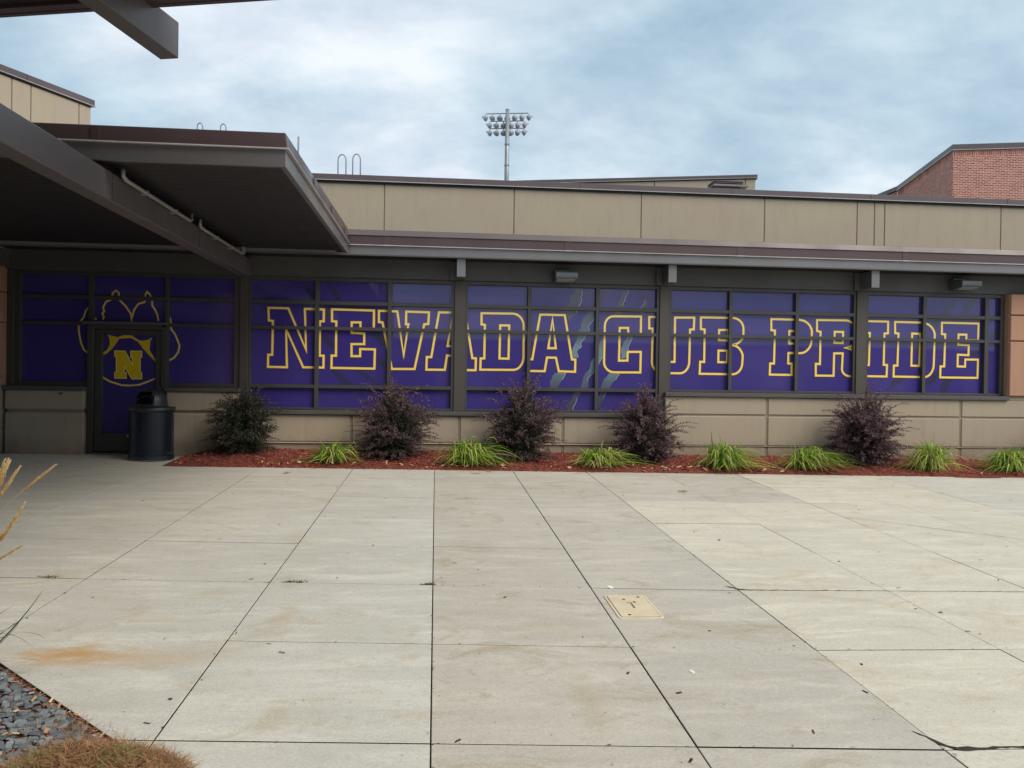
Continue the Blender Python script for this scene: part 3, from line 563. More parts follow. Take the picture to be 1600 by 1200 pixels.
# orange blocks at the right
zz = [1.455, 2.425, 2.875, 3.255]
BX('joint_backing', 9.975, 14, 13.12, 13.34, 1.455, 3.243, M['orange'], bld, 0)
for z0, z1 in zip(zz[:-1], zz[1:]):
    BX('stone_block', 9.965, 12.2, 13.06, 13.25, z0+.008, z1-.012, M['orange'], bld, .012)
BX('stone_return', 9.957, 9.975, 13.1, 13.32, 1.455, 3.243, M['orange'], bld, .003)
# left corner pier: tan base, orange blocks, dark recess, brick above
BX('wall_panel', -8.6, -6.69, 12.93, 13.35, .25, 1.44, M['tan'], bld, .015)
for z0, z1 in ((1.45, 1.56), (1.57, 2.40), (2.41, 2.87), (2.88, 3.40)):
    BX('stone_block', -6.79, -6.68, 12.97, 13.34, z0, z1, M['orange'], bld, .008)
BX('stone_block', -8.6, -6.80, 12.985, 13.34, 2.93, 3.40, M['orange'], bld, .008)
BX('stone_block', -8.6, -6.80, 13.10, 13.34, 1.45, 2.92, M['orange'], bld, .008)
BX('frame_jamb', -6.675, -6.575, 13.19, 13.34, 1.43, 3.243, M['frame'], bld, .004)
BX('beam_end', -6.80, -6.62, 12.5, 13.14, 3.27, 3.535, M['beam'], bld, .004)
def brick_wall(name, parent, p, d, L, z0, z1, mat, soldier=True, mort=True):
    """p = start (x,y), d = unit direction, outward side = right-hand normal of d"""
    nx, ny = d[1], -d[0]; H = .0677; V = []; T = []
    def brick(a0, a1, za, zb):
        t = random.random()
        o = random.uniform(.0015, .004)
        P = [(p[0]+d[0]*a+nx*q, p[1]+d[1]*a+ny*q) for a, q in ((a0, o), (a1, o), (a1, -.01), (a0, -.01))]
        q8 = [(x, y, za) for x, y in P]+[(x, y, zb) for x, y in P]
        for f in ((0, 1, 5, 4), (1, 2, 6, 5), (3, 0, 4, 7), (4, 5, 6, 7), (0, 3, 2, 1)): V.extend(q8[i] for i in f); T.append(t)
    ztop = z1
    if soldier:
        a = 0
        while a < L-.07: brick(a+.008, a+.0597, z1-.2, z1-.012); a += .0677
        ztop = z1-.205
    k = 0; z = ztop-H
    while z > z0-H:
        a = -(.1015 if k % 2 else 0)
        while a < L:
            a0, a1 = max(0, a+.010), min(L, a+.193)
            if a1-a0 > .02: brick(a0, a1, z+.010, z+H-.010)
            a += .203
        z -= H; k += 1
    o = fast_quads(name, V, mat, parent, tint=T); o['kind'] = 'stuff'
    return o
BX('brick_backing', -7.4, -6.62, 10.2, 12.63, 3.56, 4.6, M['mortar'], bld, 0)
brick_wall('bricks', bld, (-6.62, 10.2), (0, 1), 2.42, 3.57, 4.58, M['brick_dark'], False)
# --- upper parapet wall
px = [-12.4, -9.2, -6.3, -3.66, -1.057, 1.52, 4.125, 6.729, 8.738, 9.118, 9.343, 11.949, 14.5, 17.2, 20]
BX('upper_wall', -12.4, 20, 16.034, 24, -.2, 5.44, M['tan_joint'], bld, 0)
for a, b in zip(px[:-1], px[1:]):
    BX('upper_panel', a+.011, b-.011, 16.02, 16.10, 3.8, 5.46, M['tan_up'], bld, .005)
BX('coping', -12.5, 20, 15.965, 16.4, 5.492, 5.60, M['coping'], bld, .006)
BX('coping_drip', -12.5, 20, 15.95, 16.0, 5.474, 5.490, M['drip'], bld, .002)
BX('coping_shadow_gap', -12.5, 20, 15.99, 16.3, 5.44, 5.474, M['soffit'], bld, 0)
for x in (-.2, 2.85, 6.0, 9.0, 12.05): BX('coping_joint', x, x+.006, 15.962, 15.97, 5.492, 5.598, M['soffit'], bld, 0)

# --- window graphics: vinyl laid on the glass, each layer 1-2 mm in front of the last
def flat(name, loops, y, mat, parent):
    vs = [p for l in loops for p in l]
    tr = tessellate_polygon([[Vector((x, z, 0)) for x, z in l] for l in loops])
    me = bpy.data.meshes.new(name); me.from_pydata([(x, y, z) for x, z in vs], [], [tuple(t) for t in tr])
    bm = bmesh.new(); bm.from_mesh(me)
    for f in bm.faces:
        f.normal_update()
        if f.normal.y > 0: f.normal_flip()
    bm.to_mesh(me); bm.free()
    return link(name, me, mat, parent)
def ribbon(loop, w, y, closed=True, mb=None, off=0.0):
    m = mb or MB(); n = len(loop); P = [Vector((x, z)) for x, z in loop]; A = []; B_ = []
    for i in range(n):
        a = P[i-1] if (closed or i > 0) else None; b = P[(i+1) % n] if (closed or i < n-1) else None
        d1 = (P[i]-a).normalized() if a is not None else None; d2 = (b-P[i]).normalized() if b is not None else None
        if d1 is None: d1 = d2
        if d2 is None: d2 = d1
        n1 = Vector((-d1.y, d1.x)); n2 = Vector((-d2.y, d2.x)); mt = n1+n2
        if mt.length < .25: mt = n1
        mt.normalize(); k = min(1/max(mt.dot(n1), .22), 4.0)
        A.append(P[i]+mt*w*.5*k); B_.append(P[i]-mt*w*.5*k)
    for i in range(n if closed else n-1):
        j = (i+1) % n
        m.poly([(A[i].x, y, A[i].y), (B_[i].x, y, B_[i].y), (B_[j].x, y, B_[j].y), (A[j].x, y, A[j].y)])
    return m
def jag(loop, amt, n=5):
    o = []
    for i in range(len(loop)):
        a, b = loop[i], loop[(i+1) % len(loop)]; L = math.dist(a, b); k = max(1, int(L/.05))
        for j in range(k):
            t = j/k; o.append((a[0]+(b[0]-a[0])*t+random.uniform(-amt, amt), a[1]+(b[1]-a[1])*t+random.uniform(-amt, amt)*.6))
    return o
for l in DARK_CLAWS: flat('claw_slash', [jag(l, .012)], YG-.0015, M['claw_dark'], bld)
for l in PALE_CLAWS:
    lj = jag(l, .022); o = flat('claw_slash', [lj], YG-.0015, M['claw_pale'], bld)
    e = ribbon(lj[len(lj)//8:len(lj)//8+len(lj)//3], .006, YG-.0022, False); e.build('slash_edge', M['white_edge'], bld)
for ch, loops in LETTERS:
    o = empty('letter'); o.parent = bld; o.location = Vector((loops[0][0][0], YG, loops[0][0][1]))-Vector(bld.location)
    flat('letter_fill', loops, YG-.003, M['film_letter'], o)
    e = MB(); f = MB()
    for l in loops:
        ribbon(l, .050, YG-.0042, True, e); ribbon(l, .035, YG-.0056, True, f)
    e.build('letter_edge', M['rust_edge'], o); f.build('letter_outline', M['yellow'], o)
emb = empty('paw_emblem'); emb.parent = bld; emb.location = Vector((-4.85, YG, 1.9))-Vector(bld.location)
for i, l in enumerate(PAW): ribbon(l, .028, YG-.0046-i*.0001, False).build('paw_outline', M['gold_line'], emb)
for l in PAW_FILL: flat('paw_pad_mark', [l], YG-.004, M['gold'], emb)
for l in BLOCK_N:
    flat('block_letter', [l], YG-.0052, M['gold'], emb); ribbon(l, .014, YG-.0064).build('letter_edge', M['yellow'], emb)

# --- wall lights
def wall_light(x, z, w, label):
    t = empty('wall_light', (x, 13.15, z-.1), label, 'wall light', 'outdoor lights under the eave')
    BX('back_box', x-.17, x+.12, 13.02, 13.15, z-.09, z+.12, M['wall_light'], t, .01)
    prof = [(12.80, .055), (12.775, .045), (12.77, -.02), (12.785, -.055), (12.99, -.085), (13.02, -.085), (13.02, .075), (12.93, .075)]
    m = MB(); n = len(prof)
    for xx in (x-w/2, x+w/2): m.v += [(xx, a, z+b) for a, b in prof]
    m.f = [tuple(range(n))[::-1], tuple(range(n, 2*n))]+[(i, (i+1) % n, n+(i+1) % n, n+i) for i in range(n)]; m.mi = [0]*len(m.f)
    m.build('housing', M['wall_light'], t, .006)
    MB().hexa([(x-w/2+.03, 12.81, z-.064), (x+w/2-.03, 12.81, z-.064), (x+w/2-.03, 12.97, z-.088), (x-w/2+.03, 12.97, z-.088),
               (x-w/2+.03, 12.81, z-.056), (x+w/2-.03, 12.81, z-.056), (x+w/2-.03, 12.97, z-.080), (x-w/2+.03, 12.97, z-.080)]).build('lens', M['lens'], t)
wall_light(2.087, 3.325, .36, 'dark grey box wall light under the eave above the second bay of lettered windows')
wall_light(9.035, 3.37, .36, 'dark grey box wall light under the eave nearest the orange block wall at the right')

# --- roof ladder hoops
def hoop(x0, x1, y, z0, zt, label, g, r=.012):
    pts = [(x0, y, z0)]+[((x0+x1)/2-(x1-x0)/2*math.cos(a), y, zt-(x1-x0)*.75+(x1-x0)*.75*math.sin(a)) for a in np.linspace(0, math.pi, 14)]+[(x1, y, z0)]
    o = MB().tube(pts, r, 8).build('ladder_rail', M['galv'], None, smooth=True); tag(o, label, 'ladder rail', g)
hoop(-2.005, -1.848, 16.35, 5.3, 6.085, 'left one of two thin grey arched ladder rails rising above the tan parapet', 'arched ladder rails on the roof')
hoop(-1.715, -1.563, 16.35, 5.3, 6.105, 'right one of two thin grey arched ladder rails rising above the tan parapet', 'arched ladder rails on the roof')
hoop(-4.79, -4.685, 16.5, 5.3, 6.64, 'left one of the two grey ladder rail tips just showing above the canopy roof', 'arched ladder rails behind the canopy')
hoop(-4.34, -4.235, 16.5, 5.3, 6.64, 'right one of the two grey ladder rail tips just showing above the canopy roof', 'arched ladder rails behind the canopy')
tag(MB().tube([(-2.815, 16.5, 5.3), (-2.815, 16.5, 6.45)], .018, 8).build('vent_pipe', M['galv']), 'thin pale blue vertical pipe standing behind the canopy corner', 'pipe')
# ================================================================== ENTRANCE CANOPY (flat, on beams)
can = empty('entrance_canopy', (-3.6, 10, 3.5), 'low flat canopy over the door with brown top edge and dark board soffit', 'canopy')
XL, XR, YF, YB = -6.6, -1.372, 7.40, 12.50
BX('front_fascia', XL, XR, YF, YF+.05, 3.536, 3.690, M['fascia_grey'], can, .003)
BX('side_fascia', XR-.05, XR, YF+.05, YB, 3.536, 3.690, M['fascia_grey'], can, .003)
BX('drip_edge', XL, XR+.03, YF-.03, YF+.05, 3.690, 3.702, M['drip'], can, .002)
BX('drip_edge', XR-.02, XR+.03, YF+.05, YB, 3.690, 3.702, M['drip'], can, .002)
m = MB(); m.hexa([(XL, YF-.018, 3.702), (XR+.018, YF-.018, 3.702), (XR+.018, YB, 3.702), (XL, YB, 3.702), (XL, YF+.004, 3.845), (XR-.006, YF+.004, 3.845), (XR-.006, YB, 3.935), (XL, YB, 3.935)])
m.build('roof_edge', M['brown'], can, .006)
for y in (8.95, 10.45, 11.9): BX('joint_cover', XR+.012, XR+.021, y, y+.07, 3.703, 3.83, M['brown'], can, .001)
BX('joint_cover', -3.05, -2.98, YF-.024, YF-.012, 3.703, 3.83, M['brown'], can, .001)
for x0, x1, y0, y1 in ((XL, XR-.05, YF+.05, YF+.17), (XR-.17, XR-.05, YF+.17, YB)):
    BX('soffit_rim', x0, x1, y0, y1, 3.545, 3.60, M['soffit'], can, .003)
y = YF+.17; k = 0
while y < YB-.05:
    BX('soffit_board', XL, XR-.17, y+.004, min(y+.15, YB)-.004, 3.575, 3.60, M['soffit'], can, .003); y += .15
BX('roof_core', XL, XR-.06, YF+.06, YB, 3.60, 3.70, M['soffit'], can, 0)
# beam under the canopy; runs on toward the viewer
BX('beam', -3.13, -2.95, 1.8, 13.14, 3.215, 3.475, M['beam'], can, .006)
BX('beam', -6.80, -6.62, 1.8, 12.49, 3.215, 3.475, M['beam'], can, .006)
for y in (4.9, 7.6, 10.3): BX('beam_joint', -2.9505, -2.948, y, y+.006, 3.22, 3.47, M['soffit'], can, 0)
# conduits hung beside the beam
for pts in ([(-2.90, 7.72, 3.54), (-2.90, 7.72, 3.475), (-2.90, 7.80, 3.455), (-2.90, 9.75, 3.455), (-2.90, 9.80, 3.475), (-2.90, 9.80, 3.55)],
            [(-2.90, 10.15, 3.55), (-2.90, 10.15, 3.475), (-2.90, 10.2, 3.455), (-2.90, 12.2, 3.455), (-2.90, 12.25, 3.475), (-2.90, 12.25, 3.55)]):
    MB().tube(pts, .020, 8).build('conduit', M['pipe'], can, smooth=True)
for y in (8.3, 9.2, 10.9, 11.7): BX('pipe_strap', -2.952, -2.878, y, y+.03, 3.430, 3.478, M['pipe'], can, .003)
m = MB(); m.box(-2.93, -2.87, 12.28, 12.36, 3.45, 3.56); m.build('junction_box', M['pipe'], can, .006)

# ================================================================== UPPER CANOPY (other wing, turned 14.5 degrees)
up = empty('upper_canopy', (-3, 5, 4.4), 'high brown canopy edge crossing the top left corner with one beam end jutting out', 'canopy')
d = Vector((.968, -.252)).normalized(); nb = Vector((.252, .968)).normalized()   # along the edge; outward to the school
P0 = Vector((-3.57, 6.905)); z0 = 4.525
e1 = Vector((-1.03, 6.245)); s = e1-d*9.0; L = 9.0+.35
def up_strip(name, o0, o1, za, zb, mat, bev=.004):
    """strip between offsets o0..o1 behind the edge"""
    a = [s-nb*o1, s+d*L-nb*o1, s+d*L-nb*o0, s-nb*o0]
    MB().hexa([(p.x, p.y, za) for p in a]+[(p.x, p.y, zb) for p in a]).build(name, mat, up, bev)
up_strip('front_fascia', 0, .05, 4.53, 4.66, M['brown'])
up_strip('roof_edge', -.03, .1, 4.672, 4.82, M['brown'])
up_strip('drip_edge', -.035, .05, 4.66, 4.671, M['drip'], .002)
up_strip('soffit', .14, 6.2, 4.56, 4.59, M['soffit'])
up_strip('soffit_rim', .05, .14, 4.535, 4.58, M['brown'])
up_strip('roof_core', .06, 6.2, 4.60, 4.80, M['soffit'], 0)
# jutting beam, sloping down toward its tip
tip = Vector((-2.159, 6.9)); slope = -.03; zt, zb = 4.572, 4.272
a = tip-nb*5.2; left = Vector((-nb.y, nb.x))*.165
q = [a+left, a, tip, tip+left]; zs = [-.0-slope*5.2, -slope*5.2, 0, 0]
MB().hexa([(p.x, p.y, zb+dz) for p, dz in zip(q, zs)]+[(p.x, p.y, min(zt+dz*.2, 4.60)) for p, dz in zip(q, zs)]).build('beam', M['beam'], up, .005)

# ================================================================== OTHER BUILDINGS
lw = empty('raised_side_wing', (-8, 15, 4), 'tan raised wall with brown coping rising behind the left end of the low canopy', 'building')
dl = Vector((.446, .895)).normalized(); c1 = Vector((-7.02, 17.0)); st = c1-dl*9
def lbox(name, a0, a1, z0_, z1_, t0, t1, mat, bev=.004, parent=lw, o=st, dd=dl):
    m = MB().obox((o+dd*a0).to_tuple() if False else (o.x+dd.x*a0, o.y+dd.y*a0), (dd.x, dd.y), a1-a0, z0_, z1_, t0, t1); return m.build(name, mat, parent, bevel=bev)
lbox('wall', 0, 8.97, 3.5, 6.98, -4, -.03, M['tan_joint'], 0)
for a0, a1 in ((0, 2.2), (2.2, 4.3), (4.3, 6.4), (6.4, 7.30), (7.30, 7.68), (7.68, 8.72), (8.72, 9.0)):
    lbox('wall_panel', a0+.010, a1-.010, 3.5, 6.995, -.04, 0, M['tan_up'])
lbox('coping', -.1, 9.06, 7.045, 7.165, -4.1, .035, M['coping'])
lbox('coping_drip', -.1, 9.07, 7.030, 7.044, -.2, .05, M['drip'], .002)
lbox('shadow_gap', 0, 8.98, 6.995, 7.030, -3.9, .01, M['soffit'], 0)
for a0 in (7.56, 3.2): lbox('coping_joint', a0, a0+.01, 7.045, 7.16, .034, .038, M['soffit'], 0)

tb = empty('rear_tan_wing', (10.6, 26, 6), 'far tan wall with thin brown coping just above the long parapet', 'building')
dt = Vector((-.968, .252)).normalized(); ct = Vector((10.6, 26.0))
def tbox(name, a0, a1, za, zb, t0, t1, mat, bev=.004):   # a = distance left of the corner
    p = ct+dt*a1; return MB().obox((p.x, p.y), (-dt.x, -dt.y), a1-a0, za, zb, t0, t1).build(name, mat, tb, bevel=bev)
tbox('wall', .03, 22, 3, 8.40, -8, -.04, M['tan_joint'], 0)
for a0, a1 in ((0, .34), (.34, 3.35), (3.35, 6.4), (6.4, 9.5), (9.5, 12.6), (12.6, 15.7), (15.7, 18.8)):
    tbox('wall_panel', a0+.014, a1-.014, 3, 8.425, -.05, 0, M['tan_up'])
tbox('coping', -.05, 22, 8.47, 8.57, -8.1, .05, M['coping'])
tbox('coping_drip', -.06, 22, 8.452, 8.468, -.2, .06, M['drip'], .002)
tbox('shadow_gap', 0, 22, 8.425, 8.452, -7.9, .02, M['soffit'], 0)
rv = empty('roof_vent', (9.6, 24, 7.7), 'low louvred grey roof vent in front of the far tan wall', 'roof vent')
BX('vent_ledge', 8.3, 9.40, 23.6, 24.4, 7.56, 7.61, M['fascia_grey'], rv)
for k in range(3): BX('louvre', 8.35, 9.28, 23.68, 24.3, 7.625+k*.045, 7.645+k*.045, M['coping'], rv, .002)
BX('vent_base', 8.4, 9.2, 23.75, 24.2, 5.3, 7.6, M['fascia_grey'], rv)

bb = empty('brick_wing', (20.3, 30, 6), 'tall red brick wing with brown coping rising at the far right', 'building')
db = Vector((.25, .968)).normalized(); dr = Vector((.968, -.25)).normalized(); cb = Vector((20.315, 30.0))
ZT = 10.90; k1 = cb+db*6.9
def bbox(name, p, dd, a0, a1, za, zb, t0, t1, mat, bev=.004):
    return MB().obox((p.x+dd.x*a0, p.y+dd.y*a0), (dd.x, dd.y), a1-a0, za, zb, t0, t1).build(name, mat, bb, bevel=bev)
# right-hand face: runs from corner along dr; outward normal = right-hand normal of dr (toward the viewer)
bbox('mortar_wall', cb, dr, .0, 14, 2, ZT-.02, -6, 0, M['mortar'], 0)
brick_wall('bricks', bb, (cb.x, cb.y), (dr.x, dr.y), 5.5, 8.2, ZT-.02, M['brickm'])
bbox('coping', cb, dr, -.05, 14, ZT+.03, ZT+.236, -6, .05, M['coping'])
bbox('coping_drip', cb, dr, -.05, 14, ZT, ZT+.028, -.2, .065, M['drip'], .002)
# left face: walk from far end back to the corner so that the outward side faces left
pl = k1; ddl = Vector((-db.x, -db.y))
bbox('mortar_wall', pl, ddl, 0, 6.9-.01, 2, ZT-.022, -4, -.004, M['mortar'], 0)
def lface(p, dd, L): pass
def brick_left(p0_, dd, L):
    # outward = left-hand normal of (corner->far) = right-hand normal of (far->corner) mirrored
    brick_wall('bricks', bb, p0_, dd, L, 8.2, ZT-.02, M['brickm'])
brick_left((k1.x, k1.y), (-db.x, -db.y), 6.9)
bbox('coping', pl, ddl, -.02, 6.9-.0, ZT+.031, ZT+.234, -4, .052, M['coping'])
bbox('coping_drip', pl, ddl, -.02, 6.9, ZT+.001, ZT+.027, -.2, .066, M['drip'], .002)
k2 = k1+Vector((0, 9)); d2 = Vector((0, -1))
bbox('mortar_wall', k2, d2, 0, 9, 2, ZT-.021, -4, -.002, M['mortar'], 0)
brick_left((k2.x, k2.y), (0, -1), 9)
bbox('coping', k2, d2, 0, 9-.03, ZT+.032, ZT+.233, -4, .05, M['coping'])

# ================================================================== FLOODLIGHT POLE
def light_pole(x, y, top, ang, label, nfix=(7, 6, 6)):
    t = empty('floodlight_pole', (x, y, 0), label, 'light pole')
    MB().tube([(x, y, -.3), (x, y, top*.75), (x, y, top)], [.30, .19, .165], 14).build('pole', M['galv'], t, smooth=True)
    MB().lathe([(0, top+.04), (.10, top+.04), (.175, top-.02), (.175, top-.05)], x, y, 14).build('pole_cap', M['galv'], t)
    for zc in (top-2.9, top-4.6): MB().lathe([(.17, zc), (.215, zc), (.215, zc+.12), (.17, zc+.12)], x, y, 14).build('band', M['galv'], t)
    ca, sa = math.cos(ang), math.sin(ang)
    fix = None
    for r, (n, half, za) in enumerate(((nfix[0], 1.72, top-.25), (nfix[1], 1.38, top-.87), (nfix[2], 1.36, top-1.47))):
        m = MB(); m.tube([(x-half*ca, y+.24-half*sa, za), (x+half*ca, y+.24+half*sa, za)], .045, 6); m.build('crossarm', M['galv'], t)
        for k in range(n):
            u = -1+2*k/(n-1); xx = x+half*1.03*u*ca; yy = y+.24+half*1.03*u*sa
            if fix is None:
                m = MB(); Mx = Matrix.Rotation(math.radians(-112), 3, 'X')
                prof = [(0, -.24), (.09, -.23), (.17, -.15), (.25, .0), (.29, .12), (.30, .14), (.27, .13), (.0, .02)]
                m.lathe(prof, 0, 0, 14, M=Mx)
                m.tube([(0, 0, .34), (0, .02, .2), (0, .06, .08)], .05, 6)
                vis = [Mx @ Vector((.30*math.cos(a), -.30*math.sin(a), .14+.22*max(0, math.sin(a)))) for a in np.linspace(.15, math.pi-.15, 9)]
                rim = [Mx @ Vector((.30*math.cos(a), -.30*math.sin(a), .14)) for a in np.linspace(.15, math.pi-.15, 9)]
                for i in range(8): m.poly([rim[i], rim[i+1], vis[i+1], vis[i]])
                fix = m.build('floodlight', M['wall_light_far'], None, smooth=True)
                o = fix
            else:
                o = fix.copy(); C.objects.link(o)
            o.parent = t; o.location = Vector((xx, yy, za-.34))-Vector(t.location)
            o.rotation_euler = (0, 0, -u*1.05+ang); o.scale = (.86, .86, .86)
    return t
M['wall_light_far'] = mat_paint('floodlight_shell', (.34, .36, .43), .5)
light_pole(5.53, 65, 23.42, -.19, 'tall grey floodlight pole with three rows of lamps standing beyond the roof')

# ================================================================== LITTER BIN
tc_ = Vector((-4.30, 12.66)); zb_ = gz(*tc_)
bin_ = empty('litter_bin', (tc_.x, tc_.y, zb_), 'round navy black mesh litter bin with domed top beside the door', 'litter bin')
RB = .315; H0, H1 = zb_+.015, zb_+.80
m = MB(); N = 58
for sgn in (1, -1):
    for k in range(N):
        a0 = 2*math.pi*k/N; pts = []
        for i in range(15):
            t_ = i/14; a = a0+sgn*t_*1.15; pts.append((RB*math.cos(a), RB*math.sin(a), H0+.03+(H1-.06-H0-.03)*t_))
        for i in range(14):
            p, q = Vector(pts[i]), Vector(pts[i+1]); w_ = .0058; r1 = Vector((-p.y, p.x, 0)).normalized()*w_; r2 = Vector((-q.y, q.x, 0)).normalized()*w_
            c_ = Vector((tc_.x, tc_.y, 0)); m.poly([p-r1+c_, p+r1+c_, q+r2+c_, q-r2+c_])
m.build('mesh_side', M['can'], bin_)
MB().lathe([(RB+.006, H0), (RB+.012, H0), (RB+.012, H0+.035), (RB-.006, H0+.035), (RB-.006, H0)], tc_.x, tc_.y, 48).build('bottom_band', M['can'], bin_)
MB().lathe([(RB-.004, H1-.075), (RB+.02, H1-.07), (RB+.024, H1-.005), (RB+.012, H1), (RB-.02, H1)], tc_.x, tc_.y, 48).build('top_band', M['can_dome'], bin_, smooth=True)
MB().lathe([(0, H0+.11), (RB-.035, H0+.11), (RB-.03, H1-.02)], tc_.x, tc_.y, 40).build('liner', M['can_liner'], bin_, smooth=True)
# dome with an open mouth facing the walk
dome = MB(); nA, nB = 40, 12; RD = .225
face_a = math.radians(-112)
grid = []
for j in range(nB+1):
    ph = (math.pi/2)*j/nB
    rr = RD*math.cos(ph)**.75 if j < nB else 0; zz_ = H1+.04+.245*math.sin(ph)
    grid.append([(tc_.x+rr*math.cos(2*math.pi*i/nA), tc_.y+rr*math.sin(2*math.pi*i/nA), zz_) for i in range(nA)])
for j in range(nB):
    for i in range(nA):
        am = 2*math.pi*(i+.5)/nA; da = (am-face_a+math.pi) % (2*math.pi)-math.pi
        if 0 <= j <= 6 and abs(da) < .80-(.05*max(0, j-3)): continue
        dome.poly([grid[j][i], grid[j][(i+1) % nA], grid[j+1][(i+1) % nA], grid[j+1][i]])
dome.build('dome', M['can_dome'], bin_, smooth=True)
MB().lathe([(RB+.0, H1-.004), (RD+.02, H1+.012), (RD+.006, H1+.02), (RD, H1+.045)], tc_.x, tc_.y, 40).build('dome_base', M['can_dome'], bin_, smooth=True)
MB().lathe([(0, H1-.03), (RB-.03, H1-.03)], tc_.x, tc_.y, 32).build('inner_shade', M['black'], bin_)
fx = Vector((math.cos(face_a), math.sin(face_a))); sx = Vector((-fx.y, fx.x))
arch = []
for a in np.linspace(0, math.pi, 17):
    r_ = .168; p = tc_+fx*(RD*.80)+sx*(r_*math.cos(a)); arch.append((p.x-(fx.x*.07*math.sin(a)), p.y-(fx.y*.07*math.sin(a)), H1+.035+.130*math.sin(a)))
MB().tube(arch, .009, 6).build('mouth_rim', M['can_dome'], bin_, smooth=True)

# ================================================================== PLANTING BED BY THE WALL
bed = empty('planting_bed', (3, 12.6, .3), kind='structure')
def bed_h(x, y):
    t = min(max((y-11.93)/1.2, 0), 1); h = .012+.13*t**.7+.03*noise.noise(Vector((x*1.3, y*1.7, 2)))
    s_ = min(max((x+3.95+ (13.2-y)*.12)/.55, 0), 1); e = min(1, (y-11.90)/.10+.15) if y < 12.0 else 1
    return gz(x, y)+h*s_*max(e, .1)-.004
nx_, ny_ = 300, 26; m = MB(); X0, X1, Y0, Y1 = -3.90, 14.0, 11.915, 13.15
for j in range(ny_+1):
    for i in range(nx_+1):
        x = X0+(X1-X0)*i/nx_; y = Y0+(Y1-Y0)*j/ny_
        m.v.append((x, y, bed_h(x, y)+.006*noise.noise(Vector((x*14, y*14, 0)))))
for j in range(ny_):
    for i in range(nx_):
        b = j*(nx_+1)+i; m.f.append((b, b+1, b+nx_+2, b+nx_+1)); m.mi.append(0)
m.build('mulch_mound', M['mulch'], bed, smooth=True)
def chips(n, name, xf, hf, lrange, wrange, mat, tintf, tilt=.5, label=None, parent=None, curl=0):
    V = []; T = []
    for _ in range(n):
        x, y = xf(); z = hf(x, y)
        a = random.uniform(0, math.pi); l = random.uniform(*lrange)/2; w_ = random.uniform(*wrange)/2
        u = Vector((math.cos(a), math.sin(a), random.gauss(0, tilt*.5))).normalized(); v = u.cross(Vector((random.gauss(0, tilt), random.gauss(0, tilt), 1))).normalized()
        c = Vector((x, y, z+random.uniform(.002, .012)+abs(u.z)*l*.6)); nrm = u.cross(v)
        V += [c-u*l-v*w_*.5, c+u*l*.9-v*w_, c+u*l+v*w_*.6, c-u*l*.8+v*w_]
        T.append(tintf())
    return fast_quads(name, [tuple(p) for p in V], mat, parent, tint=T)
def bed_xy():
    while True:
        x = random.uniform(-3.9, 13); y = 11.90+1.27*random.random()**1.1
        if x > -3.85+(12.9-y)*.1-.05*random.random(): return x, y
tag(chips(17000, 'mulch_chips', bed_xy, bed_h, (.02, .07), (.006, .016), M['chips'], lambda: min(1, random.betavariate(2, 2.6)+(.35 if random.random() < .05 else 0)), .45),
    'shredded red bark mulch covering the bed along the wall', 'mulch', kind='stuff')
# spilled mulch at the left tip and along the kerb line
tag(chips(1100, 'spilled_mulch', lambda: (lambda x: (x, 11.925-abs(random.gauss(0, .018+.05*max(0, noise.noise(Vector((x*1.9, 3, 0)))+.1)))))(random.uniform(-3.9, 12.5)), lambda x, y: gz(x, y), (.015, .05), (.005, .013), M['chips'], lambda: random.random()**1.3, .2),
    'loose bark chips spilled from the bed onto the pavement edge', 'mulch', kind='stuff')
tag(chips(170, 'dead_leaves', lambda: (random.choice([-1.3, .1, .7, 3.9, 3.6, -2.2, 9.2, 2.3, 5.0])+random.gauss(0, .3), 11.99+abs(random.gauss(0, .10))), lambda x, y: bed_h(x, y)+.01, (.03, .085), (.02, .045), M['litter'], lambda: random.uniform(.75, 1), .5),
    'dry tan dead leaves lying along the front of the bark mulch', 'dead leaves', kind='stuff')
# flat brown patches of mulch washed on the pavement near the bed
def disc(name, x, y, rx, ry, mat, label, cat, group=None, dz=.004, n=16):
    m = MB(); m.poly([(x+rx*math.cos(a)*random.uniform(.85, 1.1), y+ry*math.sin(a)*random.uniform(.85, 1.1), gz(x, y)+dz) for a in np.linspace(0, 2*math.pi, n, endpoint=False)])
    b = MB(); p = m.v; k = len(p); b.v = p+[(q[0], q[1], q[2]-dz*.9) for q in p]; b.f = [tuple(range(k))]+[(i, k+i, k+(i+1) % k, (i+1) % k) for i in range(k)]; b.mi = [0]*len(b.f)
    return tag(b.build(name, mat), label, cat, group)

